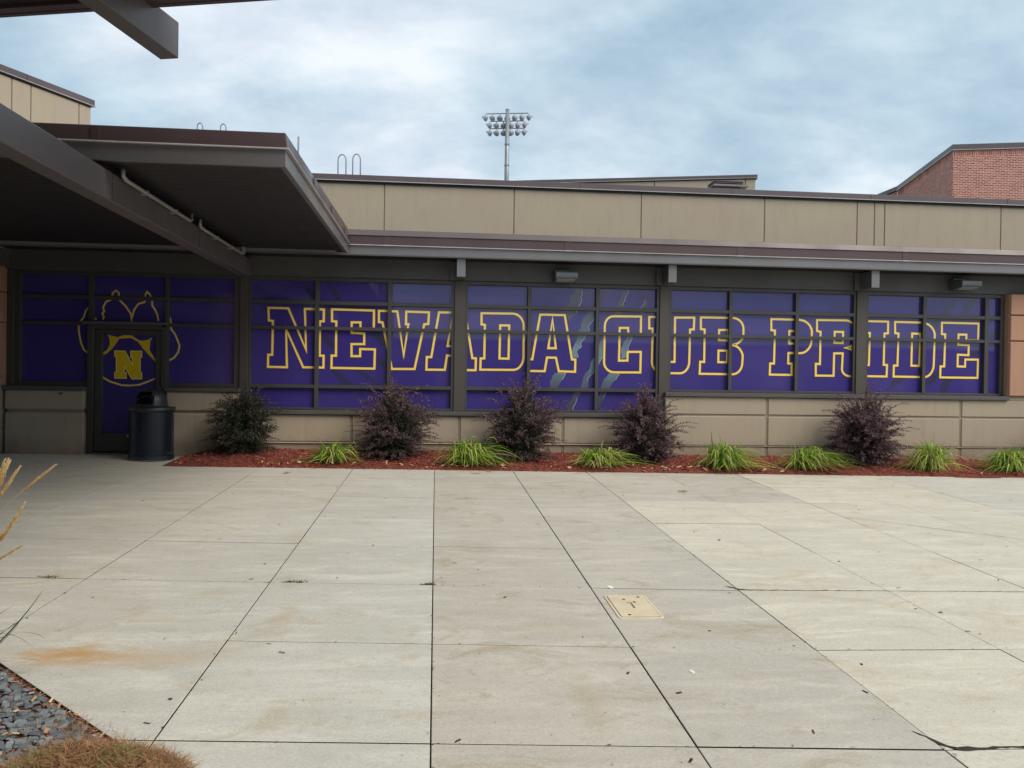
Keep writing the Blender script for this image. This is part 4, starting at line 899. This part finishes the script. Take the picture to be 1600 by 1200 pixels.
# ---- barberry shrubs
def shrub(name, cx, cy, W, Hh, seed, label, green=.12, lean=0.0, nst=150, group='purple barberry shrubs along the wall'):
    rnd = random.Random(seed); z0 = bed_h(cx, cy)-.02
    root = empty('barberry_shrub', (cx, cy, z0), label, 'shrub', group)
    V = []; T = []; st = MB()
    gap_az = rnd.uniform(0, 6.28); gap_b = rnd.uniform(3.6, 5.8)
    for s_ in range(nst):
        az = rnd.uniform(0, 2*math.pi); el = math.radians(rnd.choice([rnd.uniform(-6, 22), rnd.uniform(8, 45), rnd.uniform(30, 88), rnd.uniform(35, 80)])); low = el < .38
        if .35 < el < 1.0 and min(abs(az-gap_az), abs(az-gap_b)) < .22 and rnd.random() < .8: continue
        wild = rnd.random() < .27
        ex_ = W/2*(1.0 if not wild else rnd.uniform(1.0, 1.36)); ez = Hh*(.86 if not wild else rnd.uniform(.9, 1.12))
        k = rnd.uniform(.60, 1.06) if not wild else 1.0
        tip_ = Vector((ex_*math.cos(el)*math.cos(az)*k+lean*math.sin(el), ex_*.85*math.cos(el)*math.sin(az)*k, (ez*max(0, math.sin(el))**.8*k+.06)))
        if low: tip_.x *= .80; tip_.y *= .80; tip_.z = max(.03, tip_.z)
        if cy+tip_.y > 13.08: tip_.y = (13.08-cy)*rnd.uniform(.85, 1)
        b0 = Vector((rnd.gauss(0, .06), rnd.gauss(0, .05), 0))
        ctl = Vector((tip_.x*.38, tip_.y*.38, tip_.z*.95+.16*math.cos(el)))
        pts = []
        for i in range(9):
            t = i/8; p = b0*(1-t)**2+ctl*2*t*(1-t)+tip_*t*t; pts.append(p+Vector((rnd.gauss(0, .008), rnd.gauss(0, .008), rnd.gauss(0, .008)))*t)
        st.tube([(p.x+cx, p.y+cy, p.z+z0) for p in pts], [.0065*(1-.75*i/8) for i in range(9)], 4, False)
        def leaves(p, dirv, n, r, sz, inner):
            for _ in range(n):
                o = Vector((rnd.gauss(0, r), rnd.gauss(0, r), rnd.gauss(0, r))); c = p+o
                u = (dirv*.6+Vector((rnd.gauss(0, .7), rnd.gauss(0, .7), rnd.gauss(.15, .6)))).normalized()
                v = u.cross(Vector((rnd.gauss(0, 1), rnd.gauss(0, 1), rnd.gauss(0, 1)))).normalized(); l = sz*rnd.uniform(.7, 1.3); w_ = l*.30
                V.append(c); V.append(c+u*l*.6+v*w_); V.append(c+u*l); V.append(c+u*l*.6-v*w_)
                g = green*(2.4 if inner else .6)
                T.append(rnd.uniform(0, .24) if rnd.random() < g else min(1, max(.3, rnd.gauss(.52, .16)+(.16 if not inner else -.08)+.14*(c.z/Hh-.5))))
        for i in range(2, 9):
            t = i/8; p = pts[i]; dv = (pts[i]-pts[i-1]).normalized()
            if t > .55:      # feathery leafy end of the shoot
                rr = (.017 if not wild else .010)*(1.15-t*.55)
                for q in (0, .33, .66):
                    leaves(pts[i]+(pts[i-1]-pts[i])*q, dv, 6 if not wild else 5, rr, .024 if t < .9 else .018, False)
                if not wild and t < .95:
                    for _ in range(2):
                        sd_ = (dv*1.0+Vector((rnd.gauss(0, .45), rnd.gauss(0, .45), rnd.gauss(.10, .35)))).normalized(); Lt = rnd.uniform(.05, .13)
                        for q in range(5): leaves(p+sd_*Lt*(q+1)/5, sd_, 4, .009, .021, False)
            else:
                for _ in range(3):
                    sd_ = (dv*.5+Vector((rnd.gauss(0, .6), rnd.gauss(0, .6), rnd.gauss(.05, .45)))).normalized(); Lt = rnd.uniform(.05, .14)
                    for q in range(4):
                        leaves(p+sd_*Lt*(q+1)/4+Vector((0, 0, -.05*(q/4)**2)), sd_, 5, .011, .025, True)
    V2 = np.array([(p.x+cx, p.y+cy, max(p.z, .01)+z0) for p in V])
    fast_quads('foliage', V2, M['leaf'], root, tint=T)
    st.build('stems', M['stem'], root)
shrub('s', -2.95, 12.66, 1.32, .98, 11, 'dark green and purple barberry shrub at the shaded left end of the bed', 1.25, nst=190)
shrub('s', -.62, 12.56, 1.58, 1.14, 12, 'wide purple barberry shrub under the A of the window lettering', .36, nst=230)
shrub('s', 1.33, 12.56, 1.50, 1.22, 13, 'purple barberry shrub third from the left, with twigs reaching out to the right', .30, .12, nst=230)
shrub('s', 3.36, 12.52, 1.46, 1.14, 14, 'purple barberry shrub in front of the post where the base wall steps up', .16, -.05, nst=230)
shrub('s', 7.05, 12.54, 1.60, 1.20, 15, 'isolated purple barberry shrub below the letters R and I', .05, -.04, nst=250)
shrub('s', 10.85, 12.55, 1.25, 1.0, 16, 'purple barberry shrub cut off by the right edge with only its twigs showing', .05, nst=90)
tag(MB().tube([(10.02, 12.75, .58), (10.16, 12.75, .62), (10.3, 12.75, .60)], [.03, .055, .055], 12).build('pipe_fitting', M['steel'], None, smooth=True), 'small shiny grey metal pipe end by the shrub at the right edge', 'pipe')

# ---- daylily clumps
def lily(cx, cy, W, Hh, seed, label, lean=(0, 0), n=190):
    rnd = random.Random(seed); z0 = bed_h(cx, cy); V = []; T = []; W *= 1.14; Hh *= 1.24; n = int(n*1.9)
    for _ in range(n):
        az = rnd.uniform(0, 2*math.pi); Ln = rnd.uniform(.55, 1.1); reach = W/2*rnd.uniform(.35, 1.08); top = Hh*rnd.uniform(.55, 1.1)*(1.15-.4*reach/(W/2))
        bx, by = rnd.gauss(0, W*.10), rnd.gauss(0, .05)
        dx, dy = math.cos(az)+lean[0]*.8, math.sin(az)*.75+lean[1]; dead = rnd.random() < .12; flop = rnd.random() < .22
        tipz = top*rnd.uniform(-.05, .75) if not dead else 0
        tp = Vector((bx+dx*reach, by+dy*reach, tipz)); ct_ = Vector((bx+dx*reach*.35, by+dy*reach*.35, top*1.45))
        if rnd.random() < .07: tp.z = top*1.25; ct_.z = top*.9
        if flop: tp.x *= 1.35; tp.y *= 1.2; tp.z = .01; ct_.z *= .55
        b0 = Vector((bx*.7, by*.7, 0)); w0 = rnd.uniform(.007, .012); segs = 7; prev = None
        side = Vector((-dy, dx, rnd.gauss(0, .35))).normalized(); tint = rnd.uniform(.93, 1) if dead else min(.92, max(0, rnd.gauss(.5+seed % 3*.06, .25)))
        for i in range(segs+1):
            t = i/segs; p = b0*(1-t)**2+ct_*2*t*(1-t)+tp*t*t; p.z = max(p.z, .006); w_ = w0*(1-.2*t) if t < .6 else w0*(1-t)*2.2+.0008
            cur = (p-side*w_, p+side*w_)
            if prev: V += [prev[0], prev[1], cur[1], cur[0]]; T.append(min(1, tint+.12*t if not dead else tint))
            prev = cur
    V2 = np.array([(p.x+cx, p.y+cy, p.z+z0) for p in V])
    o = fast_quads('daylily', V2, M['blade'], None, tint=T)
    tag(o, label, 'plant', 'green daylily clumps in the bark bed')
lily(-1.52, 12.22, .78, .26, 21, 'low green daylily clump between the first and second barberry shrubs', (.1, -.1), 130)
lily(.50, 12.18, .98, .33, 22, 'leafy green daylily clump between the second and third barberry shrubs', (.3, -.1), 190)
lily(2.50, 12.16, .88, .27, 23, 'rounded green daylily clump between the third and fourth barberry shrubs', (.35, -.12), 170)
lily(4.50, 12.18, .92, .36, 24, 'bright green daylily clump just right of the fourth barberry shrub', (.35, -.1), 200)
lily(5.85, 12.18, 1.02, .32, 25, 'sprawling green daylily clump left of the isolated barberry shrub', (.55, -.1), 170)
lily(8.00, 12.24, .82, .40, 26, 'upright green daylily clump right of the isolated barberry shrub', (-.2, -.1), 170)
lily(9.35, 12.22, .90, .34, 27, 'green daylily clump at the right edge beside the orange block wall', (-.1, -.1), 190)

# ================================================================== CORNER BED (slate, bark, dry plants)
cbed = empty('rock_bed', (-2.2, 3.8, 0), kind='structure')
def cz(x, y): return gz(x, y)-.014
def inbed(x, y, mrg=.0): return enx*x+eny*y+ec < -mrg
m = MB(); Lp = [(-6.5, 8.55), (-2.28-.0, 4.47), (-.9, 3.137), (.2, 2.07), (-6.5, 2.0)]
m.poly([(x, y, cz(x, y)) for x, y in Lp]); m.build('bark_ground', M['mulch'], cbed)
stones = []
def stone_mesh(seed):
    rnd = random.Random(seed); n = rnd.choice([5, 6, 7]); a0 = rnd.random()*6
    top = [(math.cos(a0+2*math.pi*i/n)*rnd.uniform(.7, 1.25), math.sin(a0+2*math.pi*i/n)*rnd.uniform(.45, .95)) for i in range(n)]
    th = rnd.uniform(.18, .34); v = [(x*.88, y*.88, th+rnd.uniform(-.07, .07)) for x, y in top]+[(x, y, -.1) for x, y in top]
    f = [tuple(range(n))]+[(i, n+i, n+(i+1) % n, (i+1) % n) for i in range(n)]
    me = bpy.data.meshes.new('slate_stone'); me.from_pydata(v, [], f); me.materials.append(M['slate']); me.update(); return me
sm = [stone_mesh(100+i) for i in range(14)]
k = 0; tries = 0; placed = []
while k < 298 and tries < 60000:
    tries += 1
    x = random.uniform(-2.6, -1.38); y = random.uniform(3.3, 4.75)
    if x < -.53*y-.10: continue
    if not inbed(x, y, .04): continue
    if y < 3.42+(x+1.55)*.95*.0 and x > -1.72: continue
    # the slate lies away from the dry shrub: a bark strip divides them
    if x > -1.62+(y-3.5)*.9 and y < 3.55: continue
    s_ = random.uniform(.018, .040)
    if any((x-a)**2+(y-b)**2 < ((s_+c)*.54)**2 for a, b, c in placed): continue
    placed.append((x, y, s_)); o = bpy.data.objects.new('stone', random.choice(sm)); C.objects.link(o); o.parent = cbed
    o.location = Vector((x, y, cz(x, y)+.008+random.uniform(0, .016)))-Vector(cbed.location); o.scale = (s_, s_, s_*1.1)
    o.rotation_euler = (random.gauss(0, .22), random.gauss(0, .22), random.uniform(0, 6.28)); k += 1
def corner_xy():
    while True:
        x = random.uniform(-3.3, -.9); y = random.uniform(2.95, 5.2)
        if inbed(x, y, .01): return x, y
tag(chips(5200, 'bark_litter', corner_xy, lambda x, y: cz(x, y)+.012, (.012, .05), (.002, .005), M['chips_near'], lambda: min(1, random.betavariate(2.0, 1.6)), .6),
    'red bark shreds and twigs scattered between the slate stones', 'mulch', kind='stuff')
tag(chips(900, 'edge_bark', lambda: (lambda t: (-2.6+1.7*t-.02*random.random(), 4.78-1.643*t-abs(random.gauss(0, .03))-.012))(random.random()), lambda x, y: cz(x, y)+.006, (.012, .05), (.003, .008), M['chips_near'], lambda: random.random(), .4),
    'red bark shreds heaped along the concrete edge of the corner bed', 'mulch', kind='stuff')
tag(chips(160, 'dry_leaves', lambda: (lambda p: p)(corner_xy()), lambda x, y: cz(x, y)+.03, (.02, .045), (.010, .022), M['litter'], lambda: random.uniform(.65, 1), .6),
    'small dry tan leaves caught among the slate stones', 'dead leaves', kind='stuff')
# bark edging roll between slate and dry plant
def fibres(n, basef, lrange, spread, up, mat, name, label, cat, wid=.0016, droop=.3, tintf=random.random, kind=None, segs=4, parent=None):
    V = []; T = []
    for _ in range(n):
        b = Vector(basef()); az = random.uniform(0, 2*math.pi); L_ = random.uniform(*lrange); el = random.uniform(*up)
        dirv = Vector((math.cos(az)*math.cos(el)*spread, math.sin(az)*math.cos(el)*spread, math.sin(el))).normalized()
        side = dirv.cross(Vector((random.gauss(0, 1), random.gauss(0, 1), .6))).normalized(); prev = None; tt = tintf(); p = b.copy(); dv = dirv.copy()
        for i in range(segs+1):
            w_ = wid*(1-.8*i/segs); cur = (p-side*w_, p+side*w_)
            if prev: V += [prev[0], prev[1], cur[1], cur[0]]; T.append(tt)
            prev = cur; dv = (dv+Vector((random.gauss(0, .22), random.gauss(0, .22), random.gauss(-droop/segs, .15)))).normalized(); p = p+dv*L_/segs
    return fast_quads(name, [tuple(v) for v in V], mat, parent, tint=T)
def mound():
    a = random.uniform(0, 2*math.pi); r = math.sqrt(random.random()); x = -1.33+.40*r*math.cos(a); y = 3.24+.24*r*math.sin(a)
    return (x, y, cz(x, y)+max(0, .13*(1-r*r))*random.uniform(.3, 1.05)+.01)
dp = empty('dry_ground_plant', (-1.42, 3.2, .0), 'low brown dried ground plant with a few green sprigs in the bottom left corner', 'plant')
fibres(11000, mound, (.03, .085), 1.0, (-.1, 1.2), M['dry'], 'twigs', None, None, .0011, .5, lambda: min(.92, random.betavariate(2.4, 1.7)), parent=dp)
def gmound():
    c_ = random.choice([(-1.50, 3.24), (-1.24, 3.20), (-1.20, 3.26), (-1.55, 3.12)]); x = c_[0]+random.gauss(0, .035); y = c_[1]+random.gauss(0, .03); return (x, y, cz(x, y)+.105+random.uniform(-.02, .03))
fibres(520, gmound, (.02, .05), 1, (.1, 1.3), M['dry'], 'green_sprigs', None, None, .0014, .4, lambda: random.uniform(.95, 1), parent=dp)
def spill():
    t = random.random(); x = -1.62+.62*t; y = 3.80-.60*t; return (x+random.gauss(0, .03), y-.09+random.gauss(0, .04), cz(x, y)+random.uniform(.01, .05))
fibres(160, spill, (.05, .17), 1.0, (-.05, .5), M['dry'], 'stray_twigs', None, None, .0011, .25, lambda: random.uniform(.1, .6), segs=6, parent=dp)
fibres(1500, lambda: (lambda x: (x, -1.02*(x+1.5)+3.66+random.gauss(-.08, .05), gz(x, 3.5)-.02+random.uniform(0, .03)))(random.uniform(-1.75, -1.0)), (.03, .10), 1.0, (-.05, .6), M['dry'], 'edge_thatch', None, None, .0012, .3, lambda: min(.9, random.betavariate(2, 2)), parent=dp)

# ---- feather reed grass at the left edge: arching blades and golden plumes
def grass_clump():
    root = empty('feather_reed_grass', (-2.72, 4.25, 0), 'ornamental grass at the left edge with golden seed plumes and thin green blades', 'ornamental grass')
    bz = cz(-2.72, 4.25); V = []; T = []
    def strip(p0, ct_, p1, w0, t_, segs=9):
        prev = None; d_ = (p1-p0); side = Vector((d_.y, -d_.x, .4)).normalized()
        for i in range(segs+1):
            t = i/segs; p = p0*(1-t)**2+ct_*2*t*(1-t)+p1*t*t; w_ = w0*(1-t*.4) if t < .6 else w0*(1-t)*1.9+.0003
            cur = (p-side*w_, p+side*w_)
            if prev: V.extend([prev[0], prev[1], cur[1], cur[0]]); T.append(t_)
            prev = cur
    rnd = random.Random(5)
    for _ in range(150):
        b = Vector((-2.78+rnd.gauss(0, .09), 4.25+rnd.gauss(0, .09), bz)); az = rnd.uniform(0, 2*math.pi); r = rnd.uniform(.1, .40); h_ = rnd.uniform(.25, .6)
        e = b+Vector((math.cos(az)*r, math.sin(az)*r, h_*rnd.uniform(.15, 1))); strip(b, b+Vector((math.cos(az)*r*.4, math.sin(az)*r*.4, h_*1.25)), e, rnd.uniform(.002, .004), rnd.uniform(0, .65))
    def curve(P, w0, t_):
        P = [Vector(p) for p in P]; n = 14; pts = []
        for i in range(n+1):
            t = i/n; pts.append(P[0]*(1-t)**2+P[1]*2*t*(1-t)+P[2]*t*t)
        prev = None
        for i, p in enumerate(pts):
            t = i/n; w_ = w0*math.sin(math.pi*min(1, .25+t*.75))**.7+.0003; q = pts[min(i+1, n)]-pts[max(i-1, 0)]; side = Vector((q.z, .25, -q.x)).normalized()
            cur = (p-side*w_, p+side*w_)
            if prev: V.extend([prev[0], prev[1], cur[1], cur[0]]); T.append(t_)
            prev = cur
    for P, w0, t_ in (([(-2.50, 4.25, .02), (-2.17, 4.3, .25), (-1.98, 4.3, .556)], .0045, .3), ([(-2.50, 4.25, .05), (-2.2, 4.3, .33), (-2.055, 4.3, .42)], .003, .45),
                      ([(-2.55, 4.25, .1), (-2.10, 4.3, .42), (-1.971, 4.3, .29)], .0055, .2), ([(-2.5, 4.25, .2), (-2.2, 4.3, .44), (-2.02, 4.3, .235)], .0045, .1),
                      ([(-2.5, 4.3, .2), (-2.3, 4.3, .36), (-2.11, 4.3, .48)], .0035, .35), ([(-2.5, 4.3, .02), (-2.2, 4.3, .24), (-1.99, 4.3, .178)], .0075, .05),
                      ([(-2.5, 4.3, .06), (-2.2, 4.3, .17), (-2.0, 4.3, .162)], .005, .75), ([(-2.5, 4.3, .06), (-2.2, 4.3, .22), (-2.09, 4.3, .40)], .003, .4),
                      ([(-2.55, 4.3, .2), (-2.3, 4.35, .33), (-2.04, 4.35, .35)], .003, .5), ([(-2.5, 4.3, 0), (-2.28, 4.3, .10), (-2.16, 4.28, .045)], .006, .5), ([(-2.5, 4.3, 0), (-2.25, 4.2, .16), (-2.14, 4.18, .02)], .005, .75)):
        curve(P, w0*1.55, t_*.6)
    fast_quads('blades', [tuple(v) for v in V], M['reed'], root, tint=T)
    plumes = [((-1.935, 1.184), (-2.102, 1.049), 1.0), ((-2.109, 1.173), (-2.205, 1.02), 1.3), ((-2.133, 1.206), (-2.19, 1.09), 1.1), ((-2.165, 1.21), (-2.215, 1.03), 1.4), ((-2.190, 1.206), (-2.24, 1.05), 1.1),
              ((-2.093, .984), (-2.205, .79), 1.3), ((-2.138, .905), (-2.21, .80), .9), ((-2.184, .842), (-2.25, .76), .9), ((-2.097, .771), (-2.23, .69), .8), ((-2.26, 1.25), (-2.33, 1.05), 1.2)]
    for i, ((tx, tz), (lx_, lz), fat) in enumerate(plumes):
        yy = 4.3+rnd.gauss(0, .03) if i else 4.3; e = Vector((tx, yy, tz)); lo = Vector((lx_, yy, lz)); b = Vector((-2.72+rnd.gauss(0, .05), 4.25+rnd.gauss(0, .05), bz))
        dr_ = (e-lo); ln_ = dr_.length; dr_.normalize(); Lb = (e-b).length; ct_ = e-dr_*Lb*.58
        if ct_.x < b.x: ct_.x = b.x+.05
        bez = lambda t: b*(1-t)**2+ct_*2*t*(1-t)+e*t*t
        f = 1.0
        while f > .3 and (bez(f)-e).length < ln_: f -= .01
        MB().tube([tuple(bez(t)) for t in np.linspace(0, 1, 16)], [.0020*(1-.6*t) for t in np.linspace(0, 1, 16)], 5).build('stem', M['plume_stem'], root)
        PV = []; PT = []
        for _ in range(int(520*fat)):
            t = f+(1-f)*rnd.random(); p = bez(t); dv = (bez(min(1, t+.02))-bez(t-.02)).normalized(); u_ = (t-f)/(1-f)
            rad = .0055*fat*math.sin(math.pi*min(1, u_*.93+.06))**.6*(.75+.5*noise.noise(Vector((t*40, i, 0)))+.25)
            o = Vector((rnd.gauss(0, 1), rnd.gauss(0, 1), rnd.gauss(0, 1))); o = (o-dv*o.dot(dv)).normalized()*rad*rnd.random()
            u = (dv*1.9+o.normalized()*.4).normalized(); v = u.cross(Vector((rnd.gauss(0, 1), rnd.gauss(0, 1), 1))).normalized(); c = p+o; l = rnd.uniform(.010, .018); w_ = .0012
            PV += [c-v*w_, c+u*l*.5-v*w_*1.6, c+u*l, c+u*l*.5+v*w_*1.6]; PT.append(min(1, max(0, rnd.gauss(.35+.5*u_, .22))))
        fast_quads('plume', [tuple(v) for v in PV], M['plume'], root, tint=PT)
M['plume_stem'] = mat_paint('pale_straw_stem', (.42, .38, .26), .6)
grass_clump()

# ================================================================== THINGS ON THE PAVEMENT
def cover():
    cx, cy = 1.375, 5.40; hx, hy = .155, .255; z = gz(cx, cy)
    t = empty('utility_cover', (cx, cy, z), 'cream rectangular utility box cover set flush in the concrete', 'utility cover')
    def rr(hx_, hy_, r, n=5):
        P = []
        for sx_, sy_, a0 in ((1, 1, 0), (-1, 1, 90), (-1, -1, 180), (1, -1, 270)):
            for i in range(n+1):
                a = math.radians(a0+90*i/n); P.append((cx+sx_*(hx_-r)+r*math.cos(a), cy+sy_*(hy_-r)+r*math.sin(a)))
        return P
    def plate(name, P, za, zb, mat):
        n = len(P); m = MB(); Q = [(cx+(x-cx)*.985, cy+(y-cy)*.99) for x, y in P]
        m.v = [(x, y, gz(x, y)+zb) for x, y in Q]+[(x, y, gz(x, y)+zb-.002) for x, y in P]+[(x, y, gz(x, y)+za) for x, y in P]
        m.f = [tuple(range(n))]+[(k_*n+i, (k_+1)*n+i, (k_+1)*n+(i+1) % n, k_*n+(i+1) % n) for k_ in (0, 1) for i in range(n)]; m.mi = [0]*len(m.f); return m.build(name, mat, t)
    plate('frame', rr(hx, hy, .03), -.01, .005, M['cover'])
    plate('gap', rr(hx-.018, hy-.018, .022), -.01, .0062, M['soil'])
    plate('lid', rr(hx-.022, hy-.022, .02), -.01, .0085, M['cover'])
    for dx, dy in ((.085, .19), (-.07, -.20), (.03, .075), (-.03, .14)):
        MB().lathe([(0, 0), (.012, 0), (.012, -.004)], cx+dx, cy+dy, 10).build('bolt_hole', M['soil'], t).location.z += gz(cx+dx, cy+dy)+.0098
    m = MB(); z_ = gz(cx, cy)+.0095
    m.box(cx-.006, cx+.006, cy-.06, cy+.055, z_, z_+.001); m.box(cx-.03, cx+.006, cy+.0551, cy+.066, z_, z_+.001); m.build('lift_slot', M['tan_joint'], t)
cover()
def leaf(x, y, s, mat_t, label, grp='fallen leaves on the pavement'):
    V = []; a = random.uniform(0, 6.28); n = 9; z = gz(x, y)
    m = MB(); ring = []
    for i in range(n):
        an = 2*math.pi*i/n; r = s*(1 if i % 2 == 0 else .62)*random.uniform(.85, 1.1); px_ = x+math.cos(an+a)*r; py_ = y+math.sin(an+a)*r*.6; ring.append((px_, py_, z+.006+random.uniform(0, s*.35)))
    for i in range(n): m.poly([(x, y, z+.008+s*.1), ring[i], ring[(i+1) % n]])
    me = m.build('fallen_leaf', mat_t); tag(me, label, 'leaf', grp)
M['leaf_orange'] = mat_paint('orange_brown_leaf', (.52, .24, .10), .7)
M['leaf_tan'] = mat_paint('tan_leaf', (.42, .27, .16), .7)
leaf(3.23, 10.17, .07, M['leaf_orange'], 'single orange brown leaf on the grey concrete in front of the fourth shrub')
leaf(-2.05, 11.36, .06, M['leaf_tan'], 'pale tan leaf on the concrete near the left end of the bed')
leaf(.8, 11.78, .05, M['leaf_tan'], 'dark tan leaf at the pavement edge below the second daylily clump')
disc('mulch_patch', .60, 11.60, .085, .05, M['mulch_flat'] if 'mulch_flat' in M else M['leaf_tan'], 'small round brown patch on the pavement near the bed, left of the third shrub', 'patch')
disc('mulch_patch', 8.55, 11.86, .42, .06, M['mulch'], 'flat red brown patch of washed bark at the pavement edge at the right', 'patch')
disc('white_spot', 1.32, 5.86, .022, .03, M['white'], 'small white spot on the concrete just behind the utility cover', 'splash', None, .0045)  # small white discs laid flat on the slabs
disc('white_spot', 1.42, 4.25, .013, .026, M['white'], 'small white spot on the concrete in front of the utility cover', 'splash', None, .0045)
# dark flecks: tiny bits of bark and leaf all over the slabs
tag(chips(230, 'bark_flecks', lambda: (random.uniform(-5.5, 9), 3.2+8.6*random.random()), lambda x, y: gz(x, y)-.004, (.012, .045), (.008, .02), M['litter'], lambda: random.uniform(0, .45), .08),
    'dark flecks of bark and leaf scattered over the concrete', 'debris', kind='stuff')
def joint_xy():
    if random.random() < .6:
        x = random.choice([-1.19, 0, 1.17, 2.28, 3.44, 4.6, -2.52]); return x+random.gauss(0, .008), 3.2+8.6*random.random()
    k_ = random.randrange(1, 8); x = random.uniform(-4.5, 7); return x, row(k_, x)+random.gauss(0, .008)
tag(chips(900, 'joint_debris', joint_xy, lambda x, y: gz(x, y)-.005, (.006, .022), (.003, .008), M['litter'], lambda: random.uniform(0, .5), .1),
    'dark crumbs caught along the joints of the concrete', 'debris', kind='stuff')
tag(chips(500, 'grit', lambda: (random.uniform(-4, 6), 3.2+4.5*random.random()), lambda x, y: gz(x, y)-.0005, (.004, .010), (.003, .007), M['litter'], lambda: random.random(), .1),
    'fine grit scattered on the near concrete', 'debris', kind='stuff')
for i, (x, y, w_, lab) in enumerate(((-2.80, 6.13, .14, 'small green weed tuft in the joint at the left'), (-1.00, 6.0, .17, 'thin line of green weed in the joint beside the long crack line'), (-.03, 5.93, .09, 'small green weed at the crossing of two joints in the middle'))):
    rw = w_
    o = fibres(150, lambda: (x+random.uniform(-rw/2, rw/2), y+random.gauss(0, .006), gz(x, y)-.004), (.012, .04), 1, (.0, .9), M['weed'] if 'weed' in M else M['reed'], 'joint_weed', None, None, .0035, .5, lambda: random.uniform(0, .5), segs=3)
    tag(o, lab, 'weed', 'weeds in the pavement joints')

# ================================================================== BEHIND THE VIEWER (low wing seen only in reflections; unseen blockers added to darken the entrance)
rb = empty('opposite_wing', (0, -38, 0), 'low tan school wing standing behind the viewer', 'building')
BX('wall', -60, 60, -46, -38, -1.5, 4.4, M['tan_up'], rb, 0)
BX('coping', -60.2, 60.2, -46.2, -37.8, 4.4, 4.62, M['coping'], rb, 0)
lb = empty('left_light_blocker', (-20, -10, 0), 'tall unseen block added behind and left of the viewer to darken the left windows', 'building')  # unseen block added to darken the left bays and their reflections
BX('wall', -60, -2.3, -16, -8, -1.5, 9.5, M['blocker_flat'], lb, 0)
BX('coping', -60.1, -2.2, -16.1, -7.9, 9.5, 9.7, M['coping'], lb, 0)
sb = empty('side_light_blocker', (-8, 4, 0), 'unseen brick side wall added on the left to block sky light under the canopy', 'building')  # added out of view to cut sky light under the low canopy
BX('wall', -9.6, -6.64, -7.5, 10.19, -.4, 7.0, M['blocker_flat'], sb, 0)
BX('coping', -9.7, -6.60, -7.4, 10.19, 7.0, 7.12, M['coping'], sb, 0)
for x in range(-50, 56, 9): BX('window', x, x+5, -38.0, -37.93, .2, 2.6, M['frame'], rb, .01)
